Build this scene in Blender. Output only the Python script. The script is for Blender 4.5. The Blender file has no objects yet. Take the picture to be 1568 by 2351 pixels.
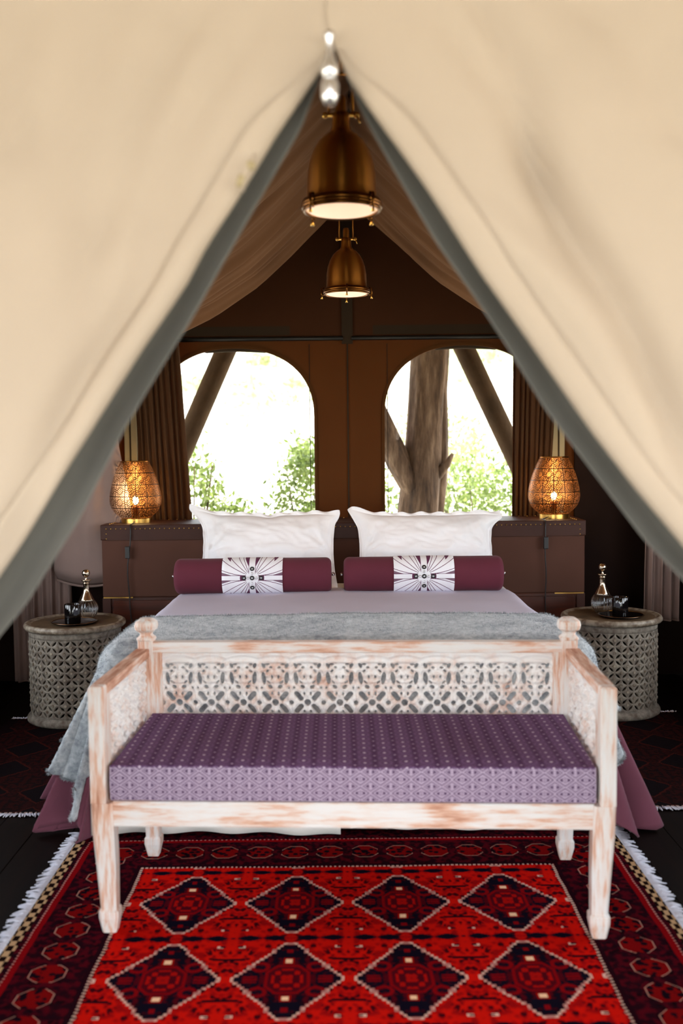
import bpy, bmesh, math, random
import numpy as np
from mathutils import Vector, Matrix, noise

SC = bpy.context.scene
COL = SC.collection
PI = math.pi
random.seed(7)
rng = np.random.default_rng(7)

# ------------------------------------------------------------------ camera
th, rho = math.radians(3.64), math.radians(0.6)
F = Vector((0, math.cos(th), -math.sin(th)))
R0 = Vector((1, 0, 0)); U0 = Vector((0, math.sin(th), math.cos(th)))
Rv = math.cos(rho) * R0 - math.sin(rho) * U0
Uv = math.sin(rho) * R0 + math.cos(rho) * U0
cam_data = bpy.data.cameras.new('camera')
cam = bpy.data.objects.new('camera', cam_data); COL.objects.link(cam)
cam.matrix_world = Matrix(((Rv.x, Uv.x, -F.x, 0), (Rv.y, Uv.y, -F.y, 0), (Rv.z, Uv.z, -F.z, 1.4), (0, 0, 0, 1)))
cam_data.sensor_fit = 'VERTICAL'; cam_data.sensor_height = 36.0; cam_data.sensor_width = 24.0
cam_data.lens = 35.0
cam_data.clip_start = 0.05; cam_data.clip_end = 400
cam_data.dof.use_dof = True
cam_data.dof.focus_distance = 4.75
cam_data.dof.aperture_fstop = 2.1
SC.camera = cam

# ------------------------------------------------------------------ world, sun, exposure
SKY_STRENGTH = 3.0
SUN_STRENGTH = 8.0
EXPOSURE = 1.34
w = bpy.data.worlds.new('sky'); SC.world = w; w.use_nodes = True
bgn = w.node_tree.nodes['Background']
tcw = w.node_tree.nodes.new('ShaderNodeTexCoord')
sepw = w.node_tree.nodes.new('ShaderNodeSeparateXYZ')
rampw = w.node_tree.nodes.new('ShaderNodeValToRGB')
w.node_tree.links.new(tcw.outputs['Generated'], sepw.inputs[0])
w.node_tree.links.new(sepw.outputs['Z'], rampw.inputs['Fac'])
rampw.color_ramp.elements[0].position = 0.0
rampw.color_ramp.elements[0].color = (0.93, 0.97, 1.0, 1)
rampw.color_ramp.elements[1].position = 1.0
rampw.color_ramp.elements[1].color = (0.72, 0.84, 1.0, 1)
w.node_tree.links.new(rampw.outputs['Color'], bgn.inputs['Color'])
bgn.inputs['Strength'].default_value = SKY_STRENGTH

sun_d = bpy.data.lights.new('sun', 'SUN'); sun_d.energy = SUN_STRENGTH; sun_d.angle = math.radians(0.6)
sun_d.color = (1.0, 0.94, 0.82)
sun = bpy.data.objects.new('sun', sun_d); COL.objects.link(sun)
sun.rotation_euler = (-Vector((0.45, 0.62, 1.05))).to_track_quat('-Z', 'Y').to_euler()
sun.location = (10, 14, 24)

SC.view_settings.view_transform = 'Standard'
SC.view_settings.look = 'None'
SC.view_settings.gamma = 1.0
SC.view_settings.use_curve_mapping = False
SC.view_settings.exposure = EXPOSURE
cy = SC.cycles
cy.use_denoising = True
try:
    cy.denoiser = 'OPENIMAGEDENOISE'
except Exception:
    pass
cy.max_bounces = 9; cy.diffuse_bounces = 5; cy.glossy_bounces = 4; cy.transmission_bounces = 8
cy.transparent_max_bounces = 12
cy.caustics_reflective = False; cy.caustics_refractive = False
cy.sample_clamp_indirect = 8.0


# ------------------------------------------------------------------ object helpers
def link(o, parent=None):
    COL.objects.link(o)
    if parent is not None:
        o.parent = parent
    return o

def tag(o, label=None, cat=None, group=None, kind=None):
    if label: o['label'] = label
    if cat: o['category'] = cat
    if group: o['group'] = group
    if kind: o['kind'] = kind
    return o

def thing(name, label, cat, loc=(0, 0, 0), rz=0.0, group=None):
    o = bpy.data.objects.new(name, None); link(o)
    o.empty_display_size = 0.1
    o.location = loc; o.rotation_euler = (0, 0, rz)
    return tag(o, label, cat, group)

def copy_tree(o, parent=None):
    c = o.copy(); COL.objects.link(c); c.parent = parent
    for ch in list(o.children):
        copy_tree(ch, c)
    return c

class MB:
    """collects geometry; build() links it as one mesh object"""
    def __init__(s):
        s.v = []; s.f = []; s.m = []
    def add(s, verts, faces, mi=0):
        n = len(s.v)
        s.v.extend([tuple(map(float, p)) for p in verts])
        s.f.extend([tuple(int(i) + n for i in f) for f in faces])
        s.m.extend([mi] * len(faces))
        return s
    def box(s, x0, x1, y0, y1, z0, z1, mi=0):
        v = [(x0, y0, z0), (x1, y0, z0), (x1, y1, z0), (x0, y1, z0), (x0, y0, z1), (x1, y0, z1), (x1, y1, z1), (x0, y1, z1)]
        return s.add(v, [(3, 2, 1, 0), (4, 5, 6, 7), (0, 1, 5, 4), (1, 2, 6, 5), (2, 3, 7, 6), (3, 0, 4, 7)], mi)
    def loft(s, rings, cap=True, mi=0, closed=True):
        n = len(rings[0]); v = [p for r in rings for p in r]; f = []
        for i in range(len(rings) - 1):
            for j in range(n if closed else n - 1):
                k = (j + 1) % n
                f.append((i * n + j, i * n + k, (i + 1) * n + k, (i + 1) * n + j))
        if cap and closed:
            f.append(tuple(reversed(range(n)))); f.append(tuple((len(rings) - 1) * n + j for j in range(n)))
        return s.add(v, f, mi)
    def lathe(s, prof, seg=32, cx=0, cy=0, mi=0, cap=False, rfun=None):
        rings = []
        for (r, z) in prof:
            ring = []
            for j in range(seg):
                a = 2 * PI * j / seg
                rr = r * (rfun(a, z) if rfun else 1)
                ring.append((cx + rr * math.cos(a), cy + rr * math.sin(a), z))
            rings.append(ring)
        return s.loft(rings, cap, mi)
    def tube(s, pts, rad, seg=8, mi=0, cap=True):
        pts = [Vector(p) for p in pts]
        if not hasattr(rad, '__len__'): rad = [rad] * len(pts)
        rings = []; up = None
        for i, p in enumerate(pts):
            t = (pts[min(i + 1, len(pts) - 1)] - pts[max(i - 1, 0)]).normalized()
            if up is None:
                up = Vector((0, 0, 1)) if abs(t.z) < 0.9 else Vector((1, 0, 0))
            a = t.cross(up)
            if a.length < 1e-5: a = t.cross(Vector((1, 0.3, 0.1)))
            a.normalize(); b = a.cross(t).normalized(); up = b
            rings.append([p + rad[i] * (math.cos(2 * PI * j / seg) * a + math.sin(2 * PI * j / seg) * b) for j in range(seg)])
        return s.loft(rings, cap, mi)
    def sphere(s, c, r, seg=16, rings=10, sz=1.0, mi=0):
        prof = [(max(1e-4, r * math.sin(PI * i / rings)), -r * math.cos(PI * i / rings) * sz) for i in range(rings + 1)]
        n0 = len(s.v)
        s.lathe(prof, seg, mi=mi)
        for i in range(n0, len(s.v)):
            x, y, z = s.v[i]; s.v[i] = (x + c[0], y + c[1], z + c[2])
        return s
    def torus(s, c, R, r, axis='Z', seg=32, sub=8, mi=0):
        v = []; f = []
        for i in range(seg):
            a = 2 * PI * i / seg
            for j in range(sub):
                b = 2 * PI * j / sub
                x, y, z = (R + r * math.cos(b)) * math.cos(a), (R + r * math.cos(b)) * math.sin(a), r * math.sin(b)
                if axis == 'Y': x, y, z = x, z, y
                elif axis == 'X': x, y, z = z, x, y
                v.append((c[0] + x, c[1] + y, c[2] + z))
        for i in range(seg):
            for j in range(sub):
                f.append((i * sub + j, ((i + 1) % seg) * sub + j, ((i + 1) % seg) * sub + (j + 1) % sub, i * sub + (j + 1) % sub))
        return s.add(v, f, mi)
    def grid(s, P, mi=0, wrap=False):
        """P: array (n,m,3)"""
        P = np.asarray(P); n, m = P.shape[:2]
        idx = np.arange(n * m).reshape(n, m)
        a = idx[:-1, :-1].ravel(); b = idx[:-1, 1:].ravel(); c = idx[1:, 1:].ravel(); d = idx[1:, :-1].ravel()
        f = np.stack([a, b, c, d], 1)
        if wrap:
            f2 = np.stack([idx[:-1, -1], idx[:-1, 0], idx[1:, 0], idx[1:, -1]], 1); f = np.concatenate([f, f2])
        return s.add(P.reshape(-1, 3).tolist(), f.tolist(), mi)
    def mesh(s, name, mats, smooth=False):
        me = bpy.data.meshes.new(name)
        me.from_pydata(s.v, [], s.f)
        mats = mats if isinstance(mats, (list, tuple)) else [mats]
        for m in mats: me.materials.append(m)
        if any(s.m): me.polygons.foreach_set('material_index', s.m)
        if smooth: me.polygons.foreach_set('use_smooth', [True] * len(me.polygons))
        me.update()
        return me
    def build(s, name, mats, parent=None, smooth=False, bevel=0, solid=0, subsurf=0, edge=False):
        o = bpy.data.objects.new(name, s.mesh(name, mats, smooth)); link(o, parent)
        if solid:
            m = o.modifiers.new('thickness', 'SOLIDIFY'); m.thickness = solid; m.offset = 0
        if bevel:
            m = o.modifiers.new('bevel', 'BEVEL'); m.width = bevel; m.segments = 2; m.limit_method = 'ANGLE'; m.angle_limit = math.radians(40)
        if subsurf:
            m = o.modifiers.new('subsurf', 'SUBSURF'); m.levels = subsurf; m.render_levels = subsurf
        return o

def sep_smooth(o, ang=40):
    me = o.data
    me.polygons.foreach_set('use_smooth', [True] * len(me.polygons))
    try:
        me.set_sharp_from_angle(angle=math.radians(ang))
    except Exception:
        pass
    return o

def nz(x, y=0.0, z=0.0):
    return noise.noise(Vector((x, y, z)))

def smooth01(a, b, x):
    t = min(1, max(0, (x - a) / (b - a))); return t * t * (3 - 2 * t)


# ------------------------------------------------------------------ node-material helpers
def srgb(r, g, b):
    def f(c):
        c /= 255.0
        return c / 12.92 if c <= 0.04045 else ((c + 0.055) / 1.055) ** 2.4
    return (f(r), f(g), f(b), 1.0)

class S:
    """a value in a node tree, with arithmetic"""
    def __init__(s, t, sock): s.t = t; s.k = sock
    def _m(s, op, *a, clamp=False):
        n = s.t.nodes.new('ShaderNodeMath'); n.operation = op; n.use_clamp = clamp
        for i, q in enumerate(a):
            if isinstance(q, S): s.t.links.new(q.k, n.inputs[i])
            else: n.inputs[i].default_value = float(q)
        return S(s.t, n.outputs[0])
    def __add__(s, o): return s._m('ADD', s, o)
    __radd__ = __add__
    def __sub__(s, o): return s._m('SUBTRACT', s, o)
    def __rsub__(s, o): return s._m('SUBTRACT', o, s)
    def __mul__(s, o): return s._m('MULTIPLY', s, o)
    __rmul__ = __mul__
    def __truediv__(s, o): return s._m('DIVIDE', s, o)
    def __neg__(s): return s._m('MULTIPLY', s, -1)
    def __lt__(s, o): return s._m('LESS_THAN', s, o)
    def __gt__(s, o): return s._m('GREATER_THAN', s, o)
    def __abs__(s): return s._m('ABSOLUTE', s)
    def floor(s): return s._m('FLOOR', s)
    def fract(s): return s._m('FRACT', s)
    def sin(s): return s._m('SINE', s)
    def sqrt(s): return s._m('SQRT', s)
    def pow(s, p): return s._m('POWER', s, p)
    def max(s, o): return s._m('MAXIMUM', s, o)
    def min(s, o): return s._m('MINIMUM', s, o)
    def atan2(s, o): return s._m('ARCTAN2', s, o)
    def clamp(s): return s._m('ADD', s, 0.0, clamp=True)
    def near(s, c, w): return abs(s - c) < w
    def cell(s, p): return (s / p).fract() - 0.5      # repeating, -0.5..0.5
    def quant(s, q): return (s / q).floor() * q

class Mat:
    def __init__(s, name):
        s.m = bpy.data.materials.new(name); s.m.use_nodes = True
        s.t = s.m.node_tree; s.n = s.t.nodes; s.b = s.n['Principled BSDF']; s.out = s.n['Material Output']
    def node(s, kind): return s.n.new(kind)
    def coords(s, which='Object'):
        tc = s.node('ShaderNodeTexCoord'); s.vec = tc.outputs[which]
        sp = s.node('ShaderNodeSeparateXYZ'); s.t.links.new(s.vec, sp.inputs[0])
        return S(s.t, sp.outputs[0]), S(s.t, sp.outputs[1]), S(s.t, sp.outputs[2])
    def comb(s, x, y, z=0.0):
        n = s.node('ShaderNodeCombineXYZ')
        for i, q in enumerate((x, y, z)):
            if isinstance(q, S): s.t.links.new(q.k, n.inputs[i])
            else: n.inputs[i].default_value = q
        return n.outputs[0]
    def noise(s, vec=None, scale=5, detail=3, rough=0.5):
        n = s.node('ShaderNodeTexNoise'); n.inputs['Scale'].default_value = scale
        n.inputs['Detail'].default_value = detail; n.inputs['Roughness'].default_value = rough
        if vec is not None: s.t.links.new(vec, n.inputs['Vector'])
        return S(s.t, n.outputs['Fac'])
    def voro(s, vec=None, scale=5, feature='F1', out='Distance'):
        n = s.node('ShaderNodeTexVoronoi'); n.inputs['Scale'].default_value = scale; n.feature = feature
        if vec is not None: s.t.links.new(vec, n.inputs['Vector'])
        return S(s.t, n.outputs[out])
    def mix(s, fac, a, b):
        n = s.node('ShaderNodeMix'); n.data_type = 'RGBA'
        for i, q in ((0, fac), (6, a), (7, b)):
            if isinstance(q, S): s.t.links.new(q.k, n.inputs[i])
            elif hasattr(q, 'is_linked'): s.t.links.new(q, n.inputs[i])
            else: n.inputs[i].default_value = q
        return n.outputs[2]
    def ramp(s, fac, stops):
        n = s.node('ShaderNodeValToRGB'); cr = n.color_ramp
        while len(cr.elements) < len(stops): cr.elements.new(0.5)
        for e, (p, c) in zip(cr.elements, stops): e.position = p; e.color = c
        s.t.links.new(fac.k, n.inputs[0]); return n.outputs[0]
    def remap(s, v, a, b, c=0.0, d=1.0):
        n = s.node('ShaderNodeMapRange'); n.interpolation_type = 'SMOOTHSTEP'
        s.t.links.new(v.k, n.inputs[0])
        for i, q in enumerate((a, b, c, d)): n.inputs[i + 1].default_value = q
        return S(s.t, n.outputs[0])
    def color(s, c):
        if hasattr(c, 'is_linked'): s.t.links.new(c, s.b.inputs['Base Color'])
        else: s.b.inputs['Base Color'].default_value = c
        s.col = c; return s
    def set(s, **k):
        for a, v in k.items():
            i = s.b.inputs[a.replace('_', ' ')]
            if isinstance(v, S): s.t.links.new(v.k, i)
            else: i.default_value = v
        return s
    def bump(s, h, strength=0.3, dist=0.01):
        n = s.node('ShaderNodeBump'); n.inputs['Strength'].default_value = strength; n.inputs['Distance'].default_value = dist
        s.t.links.new(h.k, n.inputs['Height']); s.t.links.new(n.outputs[0], s.b.inputs['Normal']); s.bn = n.outputs[0]; return s
    def translucent(s, amount, tint=None):
        tr = s.node('ShaderNodeBsdfTranslucent')
        c = tint if tint is not None else s.col
        if hasattr(c, 'is_linked'): s.t.links.new(c, tr.inputs[0])
        else: tr.inputs[0].default_value = c
        mx = s.node('ShaderNodeMixShader'); mx.inputs[0].default_value = amount
        s.t.links.new(s.b.outputs[0], mx.inputs[1]); s.t.links.new(tr.outputs[0], mx.inputs[2])
        s.t.links.new(mx.outputs[0], s.out.inputs[0]); return s

def simple(name, c, rough=0.6, metal=0.0, spec=0.5, bscale=0, bstr=0.2, bdist=0.002, vary=0.0):
    m = Mat(name); m.coords()
    if vary:
        n = m.noise(m.vec, 6, 4)
        d = tuple(max(0, q * (1 - vary)) for q in c[:3]) + (1,)
        l = tuple(min(1, q * (1 + vary)) for q in c[:3]) + (1,)
        m.color(m.ramp(n, [(0.3, d), (0.7, l)]))
    else: m.color(c)
    m.set(Roughness=rough, Metallic=metal); m.b.inputs['Specular IOR Level'].default_value = spec
    if bscale: m.bump(m.noise(m.vec, bscale, 3), bstr, bdist)
    return m.m

def cloth(name, c, weave=900, trans=0.0, tint=None, rough=0.9, vary=0.06, sheen=0.0):
    m = Mat(name); m.coords()
    n = m.noise(m.vec, 5, 4)
    d = tuple(q * (1 - vary) for q in c[:3]) + (1,); l = tuple(min(1, q * (1 + vary)) for q in c[:3]) + (1,)
    m.color(m.ramp(n, [(0.3, d), (0.7, l)]))
    m.set(Roughness=rough); m.b.inputs['Specular IOR Level'].default_value = 0.15
    if sheen: m.b.inputs['Sheen Weight'].default_value = sheen
    m.bump(m.noise(m.vec, weave, 1), 0.25, 0.0008)
    if trans: m.translucent(trans, tint)
    return m.m

def wood_white(name, axis, worn=0.0):
    m = Mat(name); m.coords()
    mp = m.node('ShaderNodeMapping'); m.t.links.new(m.vec, mp.inputs[0])
    sc = [85, 85, 85]; sc[axis] = 9.0
    mp.inputs['Scale'].default_value = sc
    n = m.noise(mp.outputs[0], 1.0, 5, 0.62)
    big = m.noise(m.vec, 6.0, 2)
    f = n * 0.68 + big * 0.42 + worn
    m.color(m.ramp(f, [(0.46, srgb(224, 219, 215)), (0.56, srgb(222, 206, 196)), (0.64, srgb(214, 170, 146)), (0.78, srgb(176, 118, 90))]))
    m.set(Roughness=0.7); m.bump(n, 0.5, 0.003)
    return m.m

M = {}
M['wood_x'] = wood_white('whitewashed_wood_x', 0)
M['wood_y'] = wood_white('whitewashed_wood_y', 1)
M['wood_z'] = wood_white('whitewashed_wood_z', 2, 0.02)
M['wood_worn'] = wood_white('worn_arm_wood', 1, 0.13)
def carved():
    m = Mat('whitewashed_carving'); x, y, z = m.coords()
    n = m.noise(m.vec, 26, 4, 0.6); big = m.noise(m.vec, 7, 2)
    m.color(m.ramp(n * 0.55 + big * 0.5, [(0.50, srgb(232, 227, 224)), (0.60, srgb(226, 210, 202)), (0.74, srgb(204, 156, 132))]))
    m.set(Roughness=0.75); m.bump(m.noise(m.vec, 90, 3), 0.5, 0.002); return m.m
M['carved'] = carved()
M['canvas_cream'] = cloth('cream_canvas', srgb(180, 164, 147), 700, 0.15, srgb(176, 142, 114), 0.9, 0.03)
M['canvas_grey'] = cloth('grey_green_canvas', srgb(104, 102, 97), 600, 0.0, None, 0.85, 0.10)
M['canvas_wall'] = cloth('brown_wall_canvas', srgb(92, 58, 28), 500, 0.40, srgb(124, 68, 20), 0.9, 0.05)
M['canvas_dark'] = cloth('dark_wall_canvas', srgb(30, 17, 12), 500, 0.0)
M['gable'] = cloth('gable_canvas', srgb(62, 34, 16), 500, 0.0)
M['liner'] = cloth('roof_liner_cloth', srgb(124, 88, 60), 700, 0.05, srgb(150, 100, 50), 0.9, 0.05)
M['fly'] = cloth('roof_fly_canvas', srgb(130, 110, 84), 300, 0.0)
M['seam'] = cloth('wall_seam_tape', srgb(50, 38, 26), 500)
M['curtain_brown'] = cloth('brown_curtain_cloth', srgb(84, 58, 38), 500, 0.35, srgb(120, 70, 20))
M['curtain_mauve'] = cloth('mauve_curtain_cloth', srgb(142, 120, 112), 500)
M['linen'] = cloth('white_linen', srgb(240, 238, 240), 900, 0, None, 0.85, 0.01)
M['lilac'] = cloth('lilac_cotton', srgb(200, 195, 212), 900, 0, None, 0.8, 0.02)
M['skirt'] = cloth('bed_skirt_linen', srgb(226, 222, 214), 600, 0, None, 0.9, 0.04)
M['plum_velvet'] = cloth('plum_velvet', srgb(112, 64, 78), 700, 0, None, 0.85, 0.1, 0.1)
M['plum'] = cloth('plum_cotton', srgb(94, 40, 53), 800, 0, None, 0.8, 0.08, 0.05)
M['brass'] = simple('brass', srgb(214, 168, 88), 0.28, 1.0)
def brushed():
    m = Mat('antique_brass'); m.coords(); m.color(srgb(164, 106, 44)); m.set(Roughness=0.36, Metallic=1.0); m.b.inputs['Anisotropic Rotation'].default_value = 0.25
    m.b.inputs['Anisotropic'].default_value = 0.85
    tn = m.node('ShaderNodeTangent'); tn.direction_type = 'RADIAL'; tn.axis = 'Z'
    m.t.links.new(tn.outputs[0], m.b.inputs['Tangent']); return m.m
M['brass_old'] = brushed()
M['brass_dark'] = simple('dark_brass', srgb(120, 76, 32), 0.3, 1.0)
M['silver'] = simple('warm_silver', srgb(214, 196, 172), 0.18, 1.0)
M['white_metal'] = simple('white_metal', srgb(225, 225, 228), 0.25, 0.9)
M['black_plastic'] = simple('black_plastic', srgb(20, 18, 18), 0.4)
M['leather'] = simple('brown_leather', srgb(60, 34, 26), 0.5, 0, 0.2, 160, 0.3, 0.001, 0.12)
M['fabric_brown'] = cloth('brown_upholstery', srgb(84, 56, 46), 700, 0, None, 0.9, 0.06)
M['bark_pole'] = simple('weathered_pole', srgb(84, 66, 48), 0.85, 0, 0.2, 30, 0.4, 0.01, 0.25)
M['black_line'] = simple('black_pole', srgb(16, 12, 10), 0.5)
M['pale_post'] = simple('pale_canvas_post', srgb(150, 134, 100), 0.7, vary=0.08)
M['black_glass'] = simple('black_glass', srgb(14, 11, 11), 0.06, 0, 0.8)

def mahogany(name, c1, c2, axis=0, rough=0.3):
    m = Mat(name); m.coords()
    mp = m.node('ShaderNodeMapping'); m.t.links.new(m.vec, mp.inputs[0])
    sc = [22, 22, 22]; sc[axis] = 1.6; mp.inputs['Scale'].default_value = sc
    n = m.noise(mp.outputs[0], 1.0, 5, 0.6)
    m.color(m.ramp(n, [(0.3, c1), (0.7, c2)])); m.set(Roughness=rough); m.bump(n, 0.15, 0.002); return m.m
M['mahogany'] = mahogany('mahogany', srgb(38, 15, 8), srgb(84, 36, 18))
M['plank'] = mahogany('dark_floor_plank', srgb(9, 4, 3), srgb(22, 10, 6), 1, 0.6)
M['plank'].node_tree.nodes['Principled BSDF'].inputs['Specular IOR Level'].default_value = 0.06

def grey_wood():
    m = Mat('grey_limed_wood'); x, y, z = m.coords()
    n = m.noise(m.vec, 40, 4, 0.6); b = m.noise(m.vec, 9, 3)
    m.color(m.ramp(n * 0.6 + b * 0.4, [(0.36, srgb(92, 76, 62)), (0.5, srgb(122, 112, 100)), (0.66, srgb(158, 148, 132))]))
    m.set(Roughness=0.75); m.bump(n, 0.5, 0.003); return m.m
M['grey_wood'] = grey_wood()
def table_top():
    m = Mat('limed_table_top'); x, y, z = m.coords()
    r = (x * x + y * y).sqrt()
    n = m.noise(m.vec, 14, 4, 0.65)
    wood = m.ramp(n, [(0.3, srgb(66, 46, 28)), (0.7, srgb(112, 90, 62))])
    rim = m.ramp(m.noise(m.vec, 30, 4), [(0.35, srgb(98, 80, 64)), (0.6, srgb(156, 144, 126))])
    m.color(m.mix(r > 0.222, wood, rim)); m.set(Roughness=0.5); m.bump(n, 0.3, 0.002); return m.m
M['table_top'] = table_top()

def glass(name, c=(1, 1, 1, 1), rough=0.02):
    m = Mat(name); m.color(c); m.set(Roughness=rough, IOR=1.45); m.b.inputs['Transmission Weight'].default_value = 1.0; return m.m
M['glass'] = glass('clear_ribbed_glass')

def emit(name, c, s):
    m = Mat(name); m.color((0.8, 0.8, 0.8, 1)); m.b.inputs['Emission Color'].default_value = c; m.b.inputs['Emission Strength'].default_value = s; return m.m
M['bulb'] = emit('lit_bulb', (1.0, 0.72, 0.36, 1), 12.0)
M['diffuser'] = emit('lit_diffuser_glass', (1.0, 0.55, 0.30, 1), 0.36)

# perforated lamp shade: twelve columns of medallions, holes are really open
def perforated():
    m = Mat('perforated_brass'); u, v, _ = m.coords('UV')
    cu = (u * 14.0).fract() - 0.5; cv = (v * 5.0).fract() - 0.5
    r = (cu * cu + cv * cv).sqrt()
    med = (r < 0.27) * (((u * (14 * 5 * 2 * PI)).sin() * (v * (5 * 5 * 2 * PI)).sin()) > 0.05)
    ang = cv.atan2(cu)
    dots = r.near(0.365, 0.05) * ((ang * 14).sin() > -0.1)
    out = (r > 0.44) * (((u * (14 * 5 * 2 * PI)).sin() * (v * (5 * 5 * 2 * PI)).sin()) > 0.0 - 0.25) * (abs(cu).max(abs(cv)) < 0.47)
    hole = (med + dots + out).clamp() * (v < 0.985) * (v > 0.015)
    ring = r.near(0.29, 0.02) + abs(cu).max(abs(cv)).near(0.49, 0.02)
    m.color(m.mix(ring.clamp(), srgb(150, 98, 52), srgb(58, 36, 20)))
    m.set(Roughness=0.42, Metallic=0.9)
    m.bump(ring.clamp(), 0.4, 0.002)
    tr = m.node('ShaderNodeBsdfTransparent'); mx = m.node('ShaderNodeMixShader')
    m.t.links.new(hole.k, mx.inputs[0]); m.t.links.new(m.b.outputs[0], mx.inputs[1]); m.t.links.new(tr.outputs[0], mx.inputs[2])
    m.t.links.new(mx.outputs[0], m.out.inputs[0])
    return m.m
M['perforated'] = perforated()

# red carpet, woven pattern
def carpet():
    m = Mat('red_carpet_weave'); x, y, z = m.coords()
    wob = (m.noise(m.vec, 7, 2) - 0.5) * 0.012
    x = (x + wob).quant(0.003); y = (y + wob * 0.8).quant(0.003)
    red = srgb(196, 20, 12); deep = srgb(122, 10, 16); maroon = srgb(74, 10, 20); dark = srgb(32, 10, 18); navy = srgb(18, 14, 26)
    cream = srgb(214, 176, 158); rose = srgb(176, 120, 112)
    PX, PY = 0.3275, 0.443
    lx = ((x / PX).fract() - 0.5) * PX; ly = ((y / PY).fract() - 0.5) * PY     # rows of diamonds either side of the middle
    ax = abs(lx); ay = abs(ly)
    m2 = m.comb(ax * 40, ay * 34, 0)
    n1 = m.noise(m2, 1.0, 1.0); n2 = m.noise(m.comb(ax * 70, ay * 56, 3.3), 1.0, 0.5)
    field = m.mix(m.remap(n1, 0.44, 0.66) * 0.75, red, deep)
    vd = m.voro(m.comb(ax * 42, ay * 36, 0), 1.0)
    field = m.mix(m.remap(vd, 0.30, 0.44, 1.0, 0.0) * m.remap(n2, 0.34, 0.44), field, srgb(58, 8, 16))
    # dark bars between the rows and little white ticks beside them
    by = PY / 2 - ay
    bar = by < (0.017 * abs((ax * 44 - 0.5).sin()) - 0.001) * (ax > 0.012)
    field = m.mix(bar, field, navy)
    bx = PX / 2 - ax
    tick = by.near(0.048, 0.006) * bx.near(0.030, 0.009)
    field = m.mix(tick, field, cream); field = m.mix(by.near(0.048, 0.004) * bx.near(0.024, 0.007), field, navy)
    small = by.near(0.12, 0.006) * (bx < 0.045); field = m.mix(small, field, dark)
    # diamonds
    qx = ax.quant(0.010) + 0.005; qy = ay.quant(0.012) + 0.006
    d = (qx / 0.147 + qy / 0.207).max(qy / 0.184)
    line = m.comb(0, 0, 0)
    dia = d < 1.0
    inner = m.mix(m.remap(n2, 0.45, 0.52), navy, m.mix(m.remap(n1, 0.5, 0.56), maroon, dark))
    hook = ((ax - 0.075) * (ax - 0.075) + (ay - 0.062) * (ay - 0.062)).sqrt()
    inner = m.mix(hook.near(0.020, 0.006), inner, deep)
    inner = m.mix((ax - 0.0).near(0.098, 0.018) * (ay < 0.02) * ((ay * 600).sin() > 0), inner, deep)
    octo = (ax / 0.060).max(ay / 0.072).max((ax / 0.060 + ay / 0.072) / 1.5)
    inner = m.mix(octo < 1.0, inner, maroon); inner = m.mix(octo.near(0.93, 0.07), inner, deep)
    mot = ((ax * 190).sin() * (ay * 150).sin()) > 0.05
    inner = m.mix((octo < 0.72) * mot, inner, srgb(158, 16, 14))
    dot = (ax < 0.010) * ay.near(0.092, 0.010); inner = m.mix((ax < 0.016) * ay.near(0.092, 0.016), inner, srgb(150, 20, 10)); inner = m.mix(dot, inner, srgb(240, 200, 160))
    inner = m.mix((ax < 0.035) * ay.near(0.128, 0.020), inner, navy)
    inner = m.mix((ax < 0.008) * ay.near(0.145, 0.010), inner, deep)
    field = m.mix(dia, field, inner)
    field = m.mix(d.near(1.0, 0.036), field, rose)
    field = m.mix(((ax * 260 + ay * 190).sin() > 0.5) * d.near(1.0, 0.03), field, cream)
    # borders measured outward from the field
    FX, FY = 0.68, 0.482
    ox = abs(x) - FX; oy = abs(y) - FY
    o = ox.max(oy)
    along = (ox > oy) * y + (1.0 - (ox > oy)) * x
    bn = m.noise(m.comb(x * 40, y * 40, 9.0), 1.0, 2)
    side = m.mix(m.remap(bn, 0.42, 0.62), dark, maroon)
    side = m.mix((m.voro(m.comb(x * 34, y * 34, 0), 1.0) < 0.26), side, srgb(24, 8, 14))
    c = ((along / 0.121).fract() - 0.5) * 0.121; oc = o - 0.125
    oct2 = (abs(c) / 0.044).max(abs(oc) / 0.046).max((abs(c) / 0.044 + abs(oc) / 0.046) / 1.45)
    chain = abs(oc) < 0.052
    cb = m.mix((m.voro(m.comb(x * 46, y * 46, 0), 1.0) < 0.46), srgb(112, 11, 13), srgb(22, 10, 18))
    side = m.mix(oct2 < 1.0, side, cb)
    side = m.mix(oct2.near(1.0, 0.024) * (abs(oc) > 0.014), side, srgb(176, 128, 112))
    dash = ((along * 420).sin() > 0.0)
    side = m.mix(o.near(0.004, 0.0042) * dash, side, cream)
    side = m.mix(o.near(0.018, 0.005), side, dark)
    side = m.mix(o.near(0.226, 0.010), side, deep)
    side = m.mix(o.near(0.236, 0.0036) * dash, side, rose)
    chk = ((x / 0.016).floor() + (along / 0.029).floor()) * 0.5
    check = m.mix(chk.fract() > 0.25, srgb(26, 14, 12), srgb(186, 150, 112))
    side = m.mix((ox > 0.255) * (ox < 0.287), side, check)
    m.color(m.mix(o > 0.0, field, side))
    m.set(Roughness=0.95); m.b.inputs['Specular IOR Level'].default_value = 0.0
    m.bump(m.noise(m.vec, 420, 2), 0.5, 0.002)
    return m.m
M['carpet'] = carpet()

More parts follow.
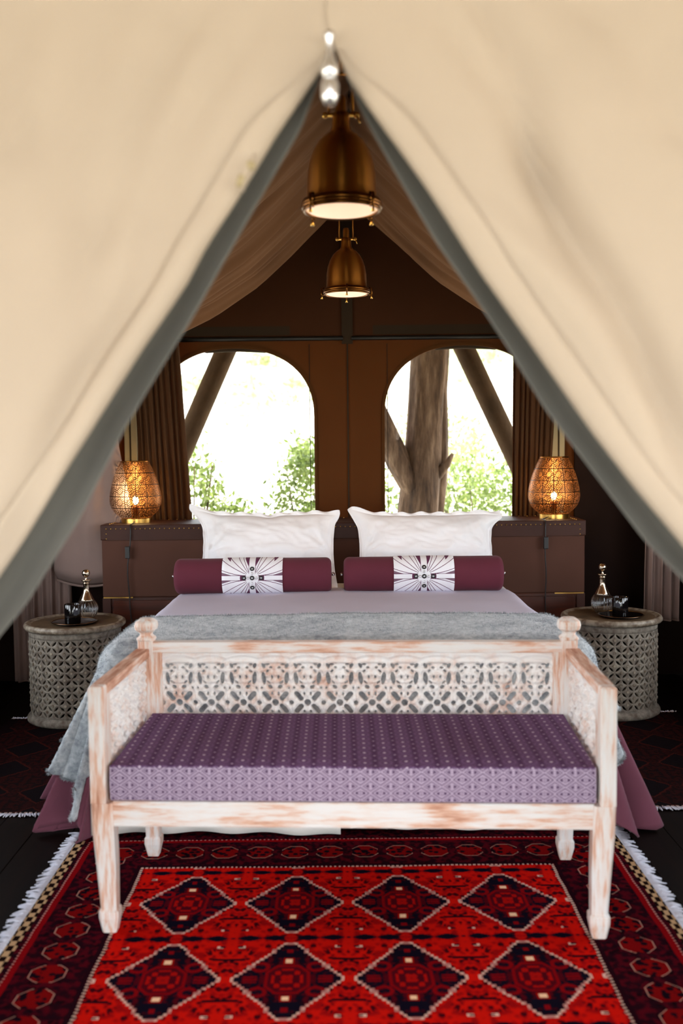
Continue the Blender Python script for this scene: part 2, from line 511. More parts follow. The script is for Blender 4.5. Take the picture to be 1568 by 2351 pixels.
def runner():
    m = Mat('dark_runner_weave'); x, y, z = m.coords()
    x = x.quant(0.006); y = y.quant(0.006)
    ax = abs(x.cell(0.26)) * 0.26; ay = abs(y.cell(0.30)) * 0.30
    d = ax / 0.11 + ay / 0.13
    n = m.noise(m.comb(ax * 50, ay * 50, 0), 1, 1)
    c = m.mix(m.remap(n, 0.45, 0.6), srgb(40, 9, 8), srgb(16, 6, 8))
    c = m.mix(d < 1.0, c, srgb(14, 6, 9)); c = m.mix(d.near(1.0, 0.05), c, srgb(58, 18, 12))
    c = m.mix(abs(x) > 0.33, c, srgb(20, 6, 8))
    c = m.mix((abs(y) > 0.675) * ((x * 320).sin() > 0), c, srgb(180, 150, 140))
    m.color(c); m.set(Roughness=0.95); m.b.inputs['Specular IOR Level'].default_value = 0.05
    m.bump(m.noise(m.vec, 400, 2), 0.5, 0.002); return m.m
M['runner'] = runner()
M['fringe'] = simple('white_cotton_fringe', srgb(214, 214, 226), 0.9, vary=0.08)

def cushion_top():
    m = Mat('purple_weave_top'); x, y, z = m.coords()
    u = x + y * 0.05
    c1 = u.cell(0.0588) * 2.0; c2 = y.cell(0.0380) * 2.0
    r = (c1 * c1 * 1.6 + c2 * c2).sqrt()
    s1 = (u + 0.0294).cell(0.0588) * 2.0; r2 = (s1 * s1 * 1.6 + ((y + 0.019).cell(0.038) * 2.0).pow(2)).sqrt()
    w = (u * 1900).sin() * (y * 1500).sin()
    n = m.noise(m.comb(u * 900, y * 420, 0), 1, 2)
    base = m.ramp(n, [(0.38, srgb(72, 40, 76)), (0.62, srgb(128, 98, 132))])
    stripe = m.remap(abs(c1), 0.55, 0.95)
    base = m.mix(stripe * 0.55, base, srgb(66, 34, 70))
    base = m.mix(r.near(0.75, 0.10), base, srgb(120, 90, 126))
    base = m.mix(r < 0.20, base, srgb(206, 186, 204))
    base = m.mix(r2 < 0.16, base, srgb(180, 156, 180))
    m.color(base); m.set(Roughness=0.9); m.b.inputs['Specular IOR Level'].default_value = 0.1
    m.bump(n, 0.5, 0.001); return m.m
M['cushion_top'] = cushion_top()

def cushion_front():
    m = Mat('lavender_lattice_weave'); x, y, z = m.coords()
    P, Q = 0.0575, 0.0405
    cx = abs((x / P).fract() - 0.5) * 2; cz = abs(((z - 0.006) / Q).fract() - 0.5) * 2
    d = cx + cz                                # 0 large diamond centre .. 2 small diamond centre
    dark = srgb(58, 28, 66); light = srgb(182, 162, 182)
    f = (d < 0.10) + d.near(0.42, 0.12) * (cz < 0.20) + d.near(0.86, 0.07) + d.near(1.22, 0.05) + d.near(1.66, 0.12) * (cz > 0.80) + (d > 1.38) * (d < 1.46)
    f = f + d.near(0.34, 0.05)
    n = m.noise(m.comb(x * 900, z * 900, 0), 1, 2)
    speck = m.remap(n, 0.50, 0.62) * d.near(0.68, 0.16) * 0.6
    c = m.mix((f.clamp() * 0.95 + speck).clamp(), light, dark)
    m.color(c); m.set(Roughness=0.9); m.b.inputs['Specular IOR Level'].default_value = 0.1
    m.bump(n, 0.4, 0.001); return m.m
M['cushion_front'] = cushion_front()

def print_panel():
    m = Mat('white_printed_cotton'); x, y, z = m.coords()
    ax = abs(x); az = abs(z)
    white = srgb(240, 238, 242); ink = srgb(92, 34, 70)
    a = (az - 0.012).max(0.0005).atan2((ax - 0.012).max(0.0005))         # 0 along x .. pi/2 along z
    r = (ax * ax + az * az).sqrt()
    bend = a + (r - 0.05) * 1.3 * (a * 2 - 1.57)
    f = None
    for k, wd in ((0.02, 0.0), (0.38, 0), (0.66, 0), (0.98, 0), (1.22, 0)):
        g = (abs(bend - k) * r) < 0.0019
        f = g if f is None else f + g
    f = f * (r > 0.034)
    f = f + az.near(0.0125, 0.0012) * (ax > 0.03) + ax.near(0.0165, 0.0012) * (az > 0.022)
    f = f + (ax > 0.105) * (az > 0.0125) * (az < (0.014 + (ax - 0.105) * 0.30)) * 0.9
    f = f + (az > 0.055) * (ax > 0.0165) * (ax < (0.017 + (az - 0.055) * 0.55))
    f = f + (ax > 0.11) * (az > 0.070) * (bend.near(0.60, 0.05))
    m.color(m.mix(f.clamp(), white, ink)); m.set(Roughness=0.85); m.bump(m.noise(m.vec, 900, 1), 0.2, 0.0008); return m.m
M['print'] = print_panel()

def fur():
    m = Mat('grey_fleece'); m.coords()
    n = m.noise(m.vec, 42, 4, 0.6); b = m.noise(m.vec, 6, 3)
    m.color(m.ramp(n * 0.6 + b * 0.4, [(0.36, srgb(124, 130, 138)), (0.5, srgb(168, 174, 178)), (0.66, srgb(204, 208, 210))]))
    m.set(Roughness=1.0); m.b.inputs['Specular IOR Level'].default_value = 0.05; m.b.inputs['Sheen Weight'].default_value = 0.3
    m.bump(n, 0.8, 0.006); return m.m
M['fur'] = fur()

def bark():
    m = Mat('tree_bark'); m.coords()
    mp = m.node('ShaderNodeMapping'); m.t.links.new(m.vec, mp.inputs[0]); mp.inputs['Scale'].default_value = (14, 14, 2.2)
    n = m.noise(mp.outputs[0], 1.0, 6, 0.65)
    m.color(m.ramp(n, [(0.32, srgb(48, 35, 26)), (0.5, srgb(92, 72, 56)), (0.68, srgb(134, 112, 92))]))
    m.set(Roughness=0.95); m.bump(n, 1.0, 0.03); return m.m
M['bark'] = bark()
def leafmat(name, c1, c2):
    m = Mat(name); m.coords(); n = m.noise(m.vec, 9, 3)
    m.color(m.ramp(n, [(0.35, c1), (0.65, c2)])); m.set(Roughness=0.6); m.translucent(0.35); return m.m
M['leaf_a'] = leafmat('green_leaf', srgb(84, 104, 46), srgb(134, 150, 84))
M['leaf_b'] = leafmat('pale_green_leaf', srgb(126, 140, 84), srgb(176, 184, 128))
M['leaf_far'] = leafmat('hazy_far_leaf', srgb(168, 176, 130), srgb(196, 198, 156))  # pale tone puts the haze of distance into the leaf colour
M['ground'] = simple('dry_grass_ground', srgb(188, 181, 164), 0.95, 0, 0.1, 4, 0.3, 0.05, 0.12)


# ------------------------------------------------------------------ implicit fretwork: solid where f>0
def fret_unit(f, x0, x1, z0, z1, nx, nz, relief=None):
    """polygons of the solid region on a grid -> (pts2d, faces, boundary edges)"""
    xs = np.linspace(x0, x1, nx + 1); zs = np.linspace(z0, z1, nz + 1)
    G = f(xs[:, None], zs[None, :])
    G = np.where(np.abs(G) < 1e-6, 1e-6, G)
    pts = []; cid = {}; eid = {}; faces = []; bnd = []
    def corner(i, j):
        k = (i, j)
        if k not in cid: cid[k] = len(pts); pts.append((xs[i], zs[j]))
        return cid[k]
    def cross(a, b):
        k = (a, b) if a < b else (b, a)
        if k not in eid:
            ga, gb = G[k[0]], G[k[1]]; t = ga / (ga - gb)
            pa = (xs[k[0][0]], zs[k[0][1]]); pb = (xs[k[1][0]], zs[k[1][1]])
            eid[k] = len(pts); pts.append((pa[0] + t * (pb[0] - pa[0]), pa[1] + t * (pb[1] - pa[1])))
        return eid[k]
    for i in range(nx):
        for j in range(nz):
            cs = [(i, j), (i + 1, j), (i + 1, j + 1), (i, j + 1)]
            poly = []; cr = []
            for k in range(4):
                a, b = cs[k], cs[(k + 1) % 4]
                if G[a] > 0: poly.append(corner(*a))
                if (G[a] > 0) != (G[b] > 0):
                    q = cross(a, b); poly.append(q); cr.append((q, G[a] > 0))
            if len(poly) >= 3: faces.append(tuple(poly))
            if len(cr) == 2:
                out = [q for q, s in cr if s][0]; inn = [q for q, s in cr if not s][0]
                bnd.append((out, inn))
    return np.array(pts), faces, bnd

def fret_mesh(unit, places, thick, mapf, relief=None):
    """repeat a unit at 2-D offsets, give it depth and map (u,v,depth)->xyz"""
    pts, faces, bnd = unit
    mb = MB(); n = len(pts)
    rel = relief(pts[:, 0], pts[:, 1]) if relief else np.zeros(n)
    for (du, dv) in places:
        u = pts[:, 0] + du; v = pts[:, 1] + dv
        front = mapf(u, v, rel); back = mapf(u, v, np.full(n, -thick))
        V = np.concatenate([front, back])
        fs = [f for f in faces] + [tuple(i + n for i in reversed(f)) for f in faces] + [(b, a, a + n, b + n) for a, b in bnd]
        mb.add(V.tolist(), fs)
    return mb


# =================================================================== SETTING
# floor with planks
fl = MB().box(-2.6, 2.6, -2.5, 6.9, -0.10, -0.022).build('floor', M['plank'])
tag(fl, 'dark stained timber floor of the tent', kind='structure')
pw = 0.145
pm = MB().box(-pw / 2 + 0.002, pw / 2 - 0.002, -4.68, 4.68, -0.022, 0.0).mesh('plank', M['plank'])
k = 0
xx = -2.6 + pw / 2
while xx < 2.6:
    o = bpy.data.objects.new('plank', pm); link(o, fl); o.location = (xx, 2.2, -0.0008 * (k % 3)); xx += pw; k += 1

# back wall with two arched window openings
def arch_pts(x0, x1, zb, zs, zt, n=28):
    cx, hw = (x0 + x1) / 2, (x1 - x0) / 2
    pts = [(x0, zb), (x1, zb)]
    for i in range(n + 1):
        a = PI * i / n
        e = 2 / 2.25
        c, s = math.cos(a), math.sin(a)
        pts.append((cx + hw * math.copysign(abs(c) ** e, c), zs + (zt - zs) * abs(s) ** e))
    return pts
WINS = [(-1.125, -0.155, 0.80, 1.60, 2.015), (0.262, 1.245, 0.80, 1.60, 2.020)]
def sheet_with_holes(name, outer, holes, y, mat, ext=0.004):
    cu = bpy.data.curves.new(name, 'CURVE'); cu.dimensions = '2D'; cu.fill_mode = 'BOTH'; cu.extrude = ext
    for poly in [outer] + holes:
        sp = cu.splines.new('POLY'); sp.points.add(len(poly) - 1); sp.use_cyclic_u = True
        for p, (a, b) in zip(sp.points, poly): p.co = (a, b, 0, 1)
    tmp = bpy.data.objects.new(name + '_tmp', cu); COL.objects.link(tmp)
    me = bpy.data.meshes.new_from_object(tmp.evaluated_get(bpy.context.evaluated_depsgraph_get()))
    bpy.data.objects.remove(tmp); bpy.data.curves.remove(cu)
    me.name = name
    for v in me.vertices: v.co = (v.co.x, y - v.co.z, v.co.y)
    me.materials.clear(); me.materials.append(mat)
    o = bpy.data.objects.new(name, me); link(o); return o
WY = 6.06
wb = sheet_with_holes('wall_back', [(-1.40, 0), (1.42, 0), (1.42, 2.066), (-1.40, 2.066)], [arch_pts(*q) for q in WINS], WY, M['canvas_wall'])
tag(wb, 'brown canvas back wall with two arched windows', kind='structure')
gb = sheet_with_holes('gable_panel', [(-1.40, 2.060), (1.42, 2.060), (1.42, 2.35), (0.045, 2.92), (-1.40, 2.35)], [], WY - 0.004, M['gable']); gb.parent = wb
MB().box(0.012, 0.078, WY - 0.022, WY - 0.006, 2.03, 2.85).build('pole_sleeve', M['seam'], wb)
MB().box(0.041, 0.050, WY - 0.010, WY - 0.004, 0.6, 2.03).build('centre_seam', M['seam'], wb)
for xs_ in (-0.185, 0.285):
    MB().box(xs_ - 0.002, xs_ + 0.002, WY - 0.008, WY - 0.004, 0.9, 2.03).build('panel_seam', M['seam'], wb)
for (a, b) in ((-1.0, -0.30), (0.20, 1.12)):
    MB().box(a, b, WY - 0.009, WY - 0.004, 2.085, 2.14).build('rail_pocket', M['seam'], wb)
for i, q in enumerate(WINS):
    ap = arch_pts(*q, n=40)[1:] + [(q[0], q[2])]
    mb = MB(); cx = (q[0] + q[1]) / 2
    rings = []
    for (a, b) in ap:
        dx, dz = a - cx, b - 1.3; l = math.hypot(dx, dz); ux, uz = dx / l, dz / l
        rings.append([(a - ux * 0.006, WY - 0.012, b - uz * 0.006), (a + ux * 0.014, WY - 0.012, b + uz * 0.014),
                      (a + ux * 0.014, WY + 0.012, b + uz * 0.014), (a - ux * 0.006, WY + 0.012, b - uz * 0.006)])
    mb.loft(rings)
    o = mb.build('window_%d' % (i + 1), M['canvas_wall']); tag(o, kind='structure')
    # the canvas blind rolled up at the top of the opening
    xs2 = np.linspace(cx - 0.20, cx + 0.22, 14)
    MB().tube([(x_, WY + 0.02, q[4] - 0.004 - 0.12 * abs(x_ - cx) ** 1.6) for x_ in xs2], [0.008] + [0.020] * 12 + [0.008], 10).build('rolled_blind', M['seam'], o, smooth=True)

for sgn, nm in ((-1, 'wall_back_left'), (1, 'wall_back_right')):
    a, b = (-2.32, -1.395) if sgn < 0 else (1.415, 2.32)
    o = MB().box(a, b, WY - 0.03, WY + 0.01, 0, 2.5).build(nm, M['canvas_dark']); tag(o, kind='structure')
for sgn, nm in ((-1, 'wall_left'), (1, 'wall_right')):
    x0 = 2.30 * sgn
    # canvas side wall with an unseen opening, added to let daylight onto the bed
    pieces = [((1.75, 2.5), (0, 2.5)), ((4.95, 6.05), (0, 2.5)), ((2.5, 4.95), (0, 0.75)), ((2.5, 4.95), (1.80, 2.5))]
    mbw = MB()
    for (ya, yb), (za, zb) in pieces:
        n_ = max(4, int((yb - ya) * 14)); Pw = np.zeros((n_, 2, 3))
        for i, yy in enumerate(np.linspace(ya, yb, n_)):
            dx = 0.015 * math.sin(yy * 9) + 0.01 * math.sin(yy * 23)
            Pw[i, 0] = (x0 + dx, yy, za); Pw[i, 1] = (x0 + dx, yy, zb)
        mbw.grid(Pw)
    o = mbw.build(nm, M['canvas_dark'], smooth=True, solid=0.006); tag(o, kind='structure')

# horizontal black curtain rails on the back wall
for (a, b, lb) in ((-1.05, 0.020, 'left'), (0.070, 1.20, 'right')):
    o = MB().tube([(a, WY - 0.022, 2.062), (b, WY - 0.022, 2.062)], 0.013, 10).build('curtain_rail', M['black_line'], smooth=True)
    tag(o, 'thin black horizontal rail above the %s arched window' % lb, 'rail', 'rails above the windows')

# inner roof liner: pleated cloth from ridge to eaves on both sides
ceil_ = bpy.data.objects.new('ceiling', None); link(ceil_); tag(ceil_, 'pleated tan cloth lining under the tent ridge', kind='structure')
LX = np.array([0, 0.133, 0.30, 0.47, 0.71, 0.914, 1.3, 1.8, 2.35]); LZ = np.array([2.755, 2.618, 2.456, 2.306, 2.155, 2.063, 1.95, 1.88, 1.84])
def liner(sgn, seed):
    ys = np.concatenate([np.linspace(1.86, 5.46, 300), [5.475, 5.48]]); ts = np.linspace(0, 1, 46)
    P = np.zeros((len(ys), len(ts), 3))
    for i, yy in enumerate(ys):
        ph = nz(yy * 1.3, seed) * 4.0
        for j, t in enumerate(ts):
            d = 2.35 * t ** 1.35
            z = float(np.interp(d, LX, LZ))
            sw = min(1, d / 0.35)
            pl = 0.030 * math.sin(yy * 2 * PI / 0.36 + ph + d * 0.6) + 0.014 * math.sin(yy * 2 * PI / 0.14 + 2 * ph) + 0.008 * math.sin(yy * 2 * PI / 0.075 + d * 2)
            P[i, j] = (0.045 + sgn * (d + 0.006 * math.sin(yy * 31)), yy, z + sw * pl * (0.55 + 0.6 * min(1, d)) + 0.02 * (5.46 - yy) * 0)
    o = MB().grid(P).build('liner_panel', M['liner'], ceil_, smooth=True, solid=0.004)
    # bound hem at the rear edge
    hem = [tuple(P[-1, j]) for j in range(len(ts))]
    MB().tube(hem, 0.007, 6).build('liner_hem', M['liner'], ceil_, smooth=True)
liner(-1, 1.7); liner(1, 8.1)
MB().tube([(0.045, 1.5, 2.79), (0.045, 6.3, 2.79)], 0.03, 12).build('ridge_pole', M['bark_pole'], ceil_, smooth=True)

# outer fly sheet of the roof, unseen; lengthened in front to shade the flaps
fly = bpy.data.objects.new('roof', None); link(fly); tag(fly, 'outer canvas fly sheet over the tent', kind='structure')
for sgn in (-1, 1):
    P = np.zeros((2, 24, 3))
    for i, yy in enumerate((-3.0, 8.6)):
        for j, t in enumerate(np.linspace(0, 1, 24)):
            P[i, j] = (0.045 + sgn * 3.0 * t, yy, 3.10 - 1.15 * t - 0.12 * math.sin(PI * t))
    MB().grid(P).build('fly_sheet', M['fly'], fly, smooth=True, solid=0.006)

# ------------------------------------------------------------------ entrance flaps (outer cream, inner grey-green)
EL = [(2.70, 0.018), (2.12, 0.018), (2.075, 0.006), (2.060, -0.014), (2.033, -0.028), (1.931, -0.098), (1.867, -0.135), (1.809, -0.169), (1.735, -0.218), (1.681, -0.249), (1.58, -0.321), (1.427, -0.420), (1.298, -0.510), (1.182, -0.588), (1.05, -0.675), (0.88, -0.775), (0.60, -0.86), (0.0, -0.98)]
ER = [(2.70, -0.018), (2.12, -0.018), (2.085, -0.010), (2.063, 0.000), (2.015, 0.019), (1.94, 0.069), (1.843, 0.134), (1.702, 0.225), (1.584, 0.310), (1.429, 0.417), (1.336, 0.489), (1.219, 0.585), (1.08, 0.69), (0.88, 0.80), (0.60, 0.88), (0.0, 0.99)]
GL = [(2.70, -0.004), (2.10, -0.010), (2.063, -0.024), (1.962, -0.065), (1.864, -0.125), (1.766, -0.184), (1.621, -0.270), (1.582, -0.297), (1.443, -0.386), (1.279, -0.473), (1.121, -0.576), (1.065, -0.626), (0.88, -0.745), (0.60, -0.84), (0.0, -0.96)]
GR = [(2.70, 0.010), (2.10, 0.006), (2.059, 0.013), (1.961, 0.058), (1.854, 0.119), (1.762, 0.173), (1.654, 0.250), (1.576, 0.301), (1.467, 0.367), (1.34, 0.462), (1.229, 0.546), (1.152, 0.620), (0.88, 0.78), (0.60, 0.86), (0.0, 0.97)]
def edge_fn(tab):
    zz = np.array([a for a, b in tab][::-1]); xx = np.array([b for a, b in tab][::-1])
    return lambda z, off=0.0: float(np.interp(z, zz, xx)) + off * smooth01(2.05, 1.80, z)
def flap_sheet(edge, sgn, y0, folds, nzv=110, nx=70, outer=2.0, curl=0.02):
    P = np.zeros((nzv, nx, 3))
    for i, z in enumerate(np.linspace(2.62, 0.0, nzv)):
        xe = edge(z)
        for j, a in enumerate(np.linspace(0, 1, nx) ** 1.6):
            x = xe + sgn * a * (outer - abs(xe))
            dist = a * (outer - abs(xe))
            y = y0 + folds(x, z, dist)
            y += curl * math.exp(-dist / 0.02)
            P[i, j] = (x, y, z)
    return P
def creases(lines, seed):
    def fn(x, z, dist):
        y = 0.018 * nz(x * 2.2 + seed, z * 1.1, seed) + 0.006 * nz(x * 7, z * 3, seed + 4)
        for (x1, z1, x2, z2, amp, wd) in lines:
            t = (z - z1) / (z2 - z1)
            if -0.15 < t < 1.15:
                tt = min(1, max(0, t))
                xc = x1 + (x2 - x1) * t + 0.012 * math.sin(t * 6 + seed)
                y += 1.7 * amp * math.exp(-((x - xc) / wd) ** 2) * min(1, 4 * (t + 0.15)) * min(1, 4 * (1.15 - t))
        return y
    return fn
creL = creases([(-0.24, 2.15, -0.42, 1.75, 0.012, 0.035), (-0.15, 2.10, -0.36, 1.72, 0.008, 0.03), (-0.40, 2.15, -0.44, 1.62, 0.012, 0.04), (-0.33, 1.70, -0.60, 1.20, 0.018, 0.035), (-0.52, 2.15, -0.54, 1.9, 0.01, 0.03),
                (-0.20, 1.80, -0.50, 1.38, -0.010, 0.045)], 2.2)
creR = creases([(0.24, 2.15, 0.36, 1.85, 0.016, 0.028), (0.33, 1.88, 0.62, 1.35, 0.020, 0.035), (0.20, 2.10, 0.42, 1.70, 0.010, 0.03), (0.42, 2.15, 0.60, 1.90, 0.010, 0.05), (0.27, 1.78, 0.55, 1.42, -0.010, 0.04)], 5.1)
def make_flap(sgn, edge, gedge, cre, lb):
    root = thing('tent_flap', 'cream canvas entrance flap on the %s side of the triangular opening' % lb, 'tent flap', (sgn * 1.0, 1.72, 0), 0, 'entrance flaps')
    ox, oy = sgn * 1.0, 1.72
    P = flap_sheet(edge, sgn, 1.70 - (0.008 if sgn > 0 else 0), cre, curl=0.012); P -= np.array([ox, oy, 0])
    MB().grid(P).build('outer_canvas', M['canvas_cream'], root, smooth=True, solid=0.003)
    # sewn hem band along the opening
    H = np.zeros((110, 6, 3))
    for i, z in enumerate(np.linspace(2.06, 0.02, 110)):
        xe = edge(z)
        for j, a in enumerate(np.linspace(0, 0.004 + 0.051 * smooth01(2.07, 1.93, z), 6)):
            x = xe + sgn * (a + 0.0)
            H[i, j] = (x - ox, 1.70 - (0.008 if sgn > 0 else 0) + cre(x, z, a) + 0.012 * math.exp(-a / 0.02) - 0.006 - 0.003 * math.sin(PI * a / 0.055) - oy, z)
    MB().grid(H).build('hem_band', M['canvas_cream'], root, smooth=True, solid=0.003)
    g = lambda x, z, d: 0.010 * nz(x * 3, z * 2, sgn) + 0.012 * math.exp(-((d - 0.05) / 0.03) ** 2)
    Q = flap_sheet(gedge, sgn, 1.80, g, nx=40, outer=1.6, curl=-0.01); Q -= np.array([ox, oy, 0])
    tag(MB().grid(Q).build('inner_lining', M['canvas_grey'], root, smooth=True, solid=0.003), 'dark grey canvas lining behind the cream flap')
    return root
flapL = make_flap(-1, (lambda z, f=edge_fn(EL): f(z, -0.009)), edge_fn(GL), creL, 'left')
flapR = make_flap(1, (lambda z, f=edge_fn(ER): f(z, 0.009)), edge_fn(GR), creR, 'right')
MB().tube([(1.0 + x, -0.03, 2.128 + 0.004 * math.sin(x * 9)) for x in np.linspace(-1.7, -0.99, 20)], 0.0035, 6).build('seam_cord', M['canvas_cream'], flapL, smooth=True)
MB().tube([(-1.0 + x, -0.03, 2.132) for x in np.linspace(0.99, 1.7, 20)], 0.0035, 6).build('seam_cord', M['canvas_cream'], flapR, smooth=True)
# rope toggle on the left edge
tg = thing('rope_toggle', 'small pale rope toggle on the left edge of the opening', 'toggle', (-0.147, 1.675, 1.862))
MB().tube([(0.012, 0, 0.022), (0.004, -0.006, 0.008), (-0.004, -0.008, -0.004), (-0.010, -0.006, -0.02), (-0.012, 0, -0.036)], 0.004, 8).build('cord', M['canvas_cream'], tg, smooth=True)
MB().sphere((0.004, -0.006, 0.004), 0.008, 12, 8).build('knot', M['pale_post'], tg, smooth=True)
MB().tube([(-0.010, -0.008, -0.012), (-0.016, -0.004, -0.030)], 0.006, 8).build('toggle_bar', M['pale_post'], tg, smooth=True)
# zip pulls at the apex
zp = thing('zip_pull', 'pair of white metal zip pulls hanging at the apex of the opening', 'zip pull', (-0.012, 1.670, 2.02))
MB().lathe([(0.001, 0.062), (0.009, 0.058), (0.009, 0.050), (0.006, 0.044), (0.007, 0.02), (0.014, 0.004), (0.015, -0.004), (0.012, -0.014), (0.001, -0.018)], 16).build('slider', M['white_metal'], zp, smooth=True)
MB().lathe([(0.001, -0.010), (0.010, -0.014), (0.0145, -0.026), (0.0145, -0.046), (0.010, -0.056), (0.001, -0.059)], 16).build('pull_tab', M['white_metal'], zp, smooth=True)

# corner posts beside the windows
for (a, b, lb) in ((-1.30, -1.225, 'left'), (1.27, 1.345, 'right')):
    t = thing('tent_post', 'pale square post beside the %s window curtain' % lb, 'post', ((a + b) / 2, 5.98 + 0.03, 0), 0, 'pale posts in the corners')
    hw = (b - a) / 2
    MB().box(-hw, hw, -0.02, 0.02, 0, 2.4).build('post_shaft', M['pale_post'], t, bevel=0.004)
    MB().box(-hw * 0.12, hw * 0.12, -0.024, -0.019, 0, 2.4).build('post_groove', M['seam'], t)

# =================================================================== OUTSIDE
gp = np.zeros((60, 60, 3))
for i, yy in enumerate(np.linspace(0, 1, 60)):
    Y = -40 + 140 * yy
    for j, t in enumerate(np.linspace(-60, 60, 60)):
        z = -0.55 + (0 if Y < 14 else 0.16 * (Y - 14)) + 0.15 * nz(t * 0.1, Y * 0.1)
        gp[i, j] = (t, Y, min(z, 12))
o = MB().grid(gp).build('ground', M['ground'], smooth=True); tag(o, 'pale dry grassland rising behind the tent', kind='structure')

def leaf_cloud(n, cx, cy, cz, rx, ry, rz, size, seed, lean=0.0):
    r = np.random.default_rng(seed); mb = MB(); V = []; Fc = []
    cl = r.normal(0, 1, (max(6, n // 60), 3)); cl /= np.linalg.norm(cl, axis=1)[:, None]; cl *= r.uniform(0.45, 0.95, (len(cl), 1))
    for i in range(n):
        c = cl[r.integers(len(cl))] + r.normal(0, 0.20, 3)
        p = Vector((cx + c[0] * rx, cy + c[1] * ry, cz + c[2] * rz))
        a = Vector(r.normal(0, 1, 3)).normalized(); b = a.cross(Vector(r.normal(0, 1, 3))).normalized(); c3 = a.cross(b)
        s = size * r.uniform(0.6, 1.3)
        k0 = len(V)
        V += [p - a * s, p + b * s * 0.42 + c3 * s * 0.12, p + a * s, p - b * s * 0.42 + c3 * s * 0.12]
        Fc += [(k0, k0 + 1, k0 + 2), (k0, k0 + 2, k0 + 3)]
    mb.add(V, Fc); return mb
def bush(name, label, loc, rad, n, size, mat, seed, stems=5, group='bushes behind the tent'):
    t = thing(name, label, 'bush', (loc[0], loc[1], -0.55), 0, group)
    h = loc[2] + 0.55
    leaf_cloud(n, 0, 0, h, *rad, size, seed).build('foliage', mat, t)
    r = np.random.default_rng(seed + 50); sm = MB()
    for i in range(stems):
        a = r.uniform(0, 2 * PI); q = r.uniform(0.2, 0.8)
        sm.tube([(0.05 * math.cos(a), 0.05 * math.sin(a), 0), (0.4 * q * rad[0] * math.cos(a), 0.4 * q * rad[1] * math.sin(a), h * 0.6), (q * rad[0] * math.cos(a), q * rad[1] * math.sin(a), h + rad[2] * 0.5)], [0.02, 0.012, 0.004], 6)
    sm.build('stems', M['bark'], t, smooth=True); return t
bush('leafy_shrub', 'leafy shrub at the lower left of the left window, beside the curtain', (-1.28, 8.4, 1.02), (0.30, 0.4, 0.50), 1300, 0.034, M['leaf_a'], 3)
bush('leafy_shrub', 'low leafy shrub along the bottom of the left window', (-0.86, 8.7, 0.72), (0.42, 0.4, 0.26), 1300, 0.034, M['leaf_a'], 5)
bush('leafy_shrub', 'dense green shrub at the lower right of the left window', (-0.28, 9.0, 1.02), (0.36, 0.4, 0.48), 1900, 0.033, M['leaf_a'], 9)
bush('leafy_shrub', 'green shrub at the bottom right of the right window, beyond the trunk', (1.35, 9.3, 0.75), (0.62, 0.5, 0.62), 3200, 0.031, M['leaf_a'], 11)
bush('leafy_shrub', 'tall pale shrub right behind the tree trunk', (1.12, 10.8, 1.25), (0.66, 0.5, 0.70), 2000, 0.038, M['leaf_b'], 13)
bush('leafy_shrub', 'green shrub in the lower left corner of the right window', (0.36, 9.4, 0.72), (0.34, 0.4, 0.50), 1400, 0.033, M['leaf_a'], 17)
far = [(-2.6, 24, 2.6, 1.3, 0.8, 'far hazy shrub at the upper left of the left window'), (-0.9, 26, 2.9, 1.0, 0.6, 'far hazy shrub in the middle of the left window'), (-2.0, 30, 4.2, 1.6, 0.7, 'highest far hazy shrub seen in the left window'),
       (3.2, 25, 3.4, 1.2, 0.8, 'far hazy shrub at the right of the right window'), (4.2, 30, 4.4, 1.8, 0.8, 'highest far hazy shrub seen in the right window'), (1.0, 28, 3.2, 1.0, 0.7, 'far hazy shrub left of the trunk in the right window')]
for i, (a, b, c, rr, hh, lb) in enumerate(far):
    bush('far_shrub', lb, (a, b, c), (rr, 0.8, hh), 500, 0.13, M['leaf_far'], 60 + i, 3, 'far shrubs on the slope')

# the tree in the right window
def limb(mb, pts, rad, seg=28, lump=0.12, seed=0.0, sub=10):
    P = [Vector(p) for p in pts]; pp = []; rr = []
    for i in range(len(P) - 1):
        for k in range(sub):
            t = k / sub; t2 = t * t * (3 - 2 * t) * 0.5 + t * 0.5
            pp.append(P[i].lerp(P[i + 1], t2)); rr.append(rad[i] + (rad[i + 1] - rad[i]) * t)
    pp.append(P[-1]); rr.append(rad[-1])
    rings = []
    for i, p in enumerate(pp):
        t = (pp[min(i + 1, len(pp) - 1)] - pp[max(i - 1, 0)]).normalized()
        a = t.cross(Vector((0, 1, 0.01))).normalized(); b = a.cross(t).normalized(); ring = []
        for j in range(seg):
            an = 2 * PI * j / seg
            q = 1 + lump * math.sin(3 * an + seed + 0.6 * p.z) + lump * 1.3 * nz(math.cos(an) * 2.2, math.sin(an) * 2.2 + seed, p.z * 0.8) + lump * 0.5 * nz(math.cos(an) * 7, math.sin(an) * 7, p.z * 2)
            ring.append(p + rr[i] * q * (math.cos(an) * a + math.sin(an) * b))
        rings.append(ring)
    mb.loft(rings)
tr = thing('tree_trunk', 'gnarled brown tree trunk outside the right window', 'tree', (0.62, 8.0, -0.55))
mb = MB(); limb(mb, [(-0.05, 0, 0.0), (0.0, 0, 1.3), (0.06, 0.02, 2.0), (0.12, 0.05, 2.8), (0.24, 0.1, 4.2)], [0.24, 0.175, 0.145, 0.125, 0.12], lump=0.16, seed=0.4); mb.build('trunk', M['bark'], tr, smooth=True)
mb = MB(); limb(mb, [(0.04, 0.06, 1.0), (0.135, 0.0, 1.9), (0.15, 0.0, 2.4), (0.20, 0.02, 3.2)], [0.12, 0.085, 0.072, 0.07], lump=0.2, seed=2.4); mb.build('second_stem', M['bark'], tr, smooth=True)
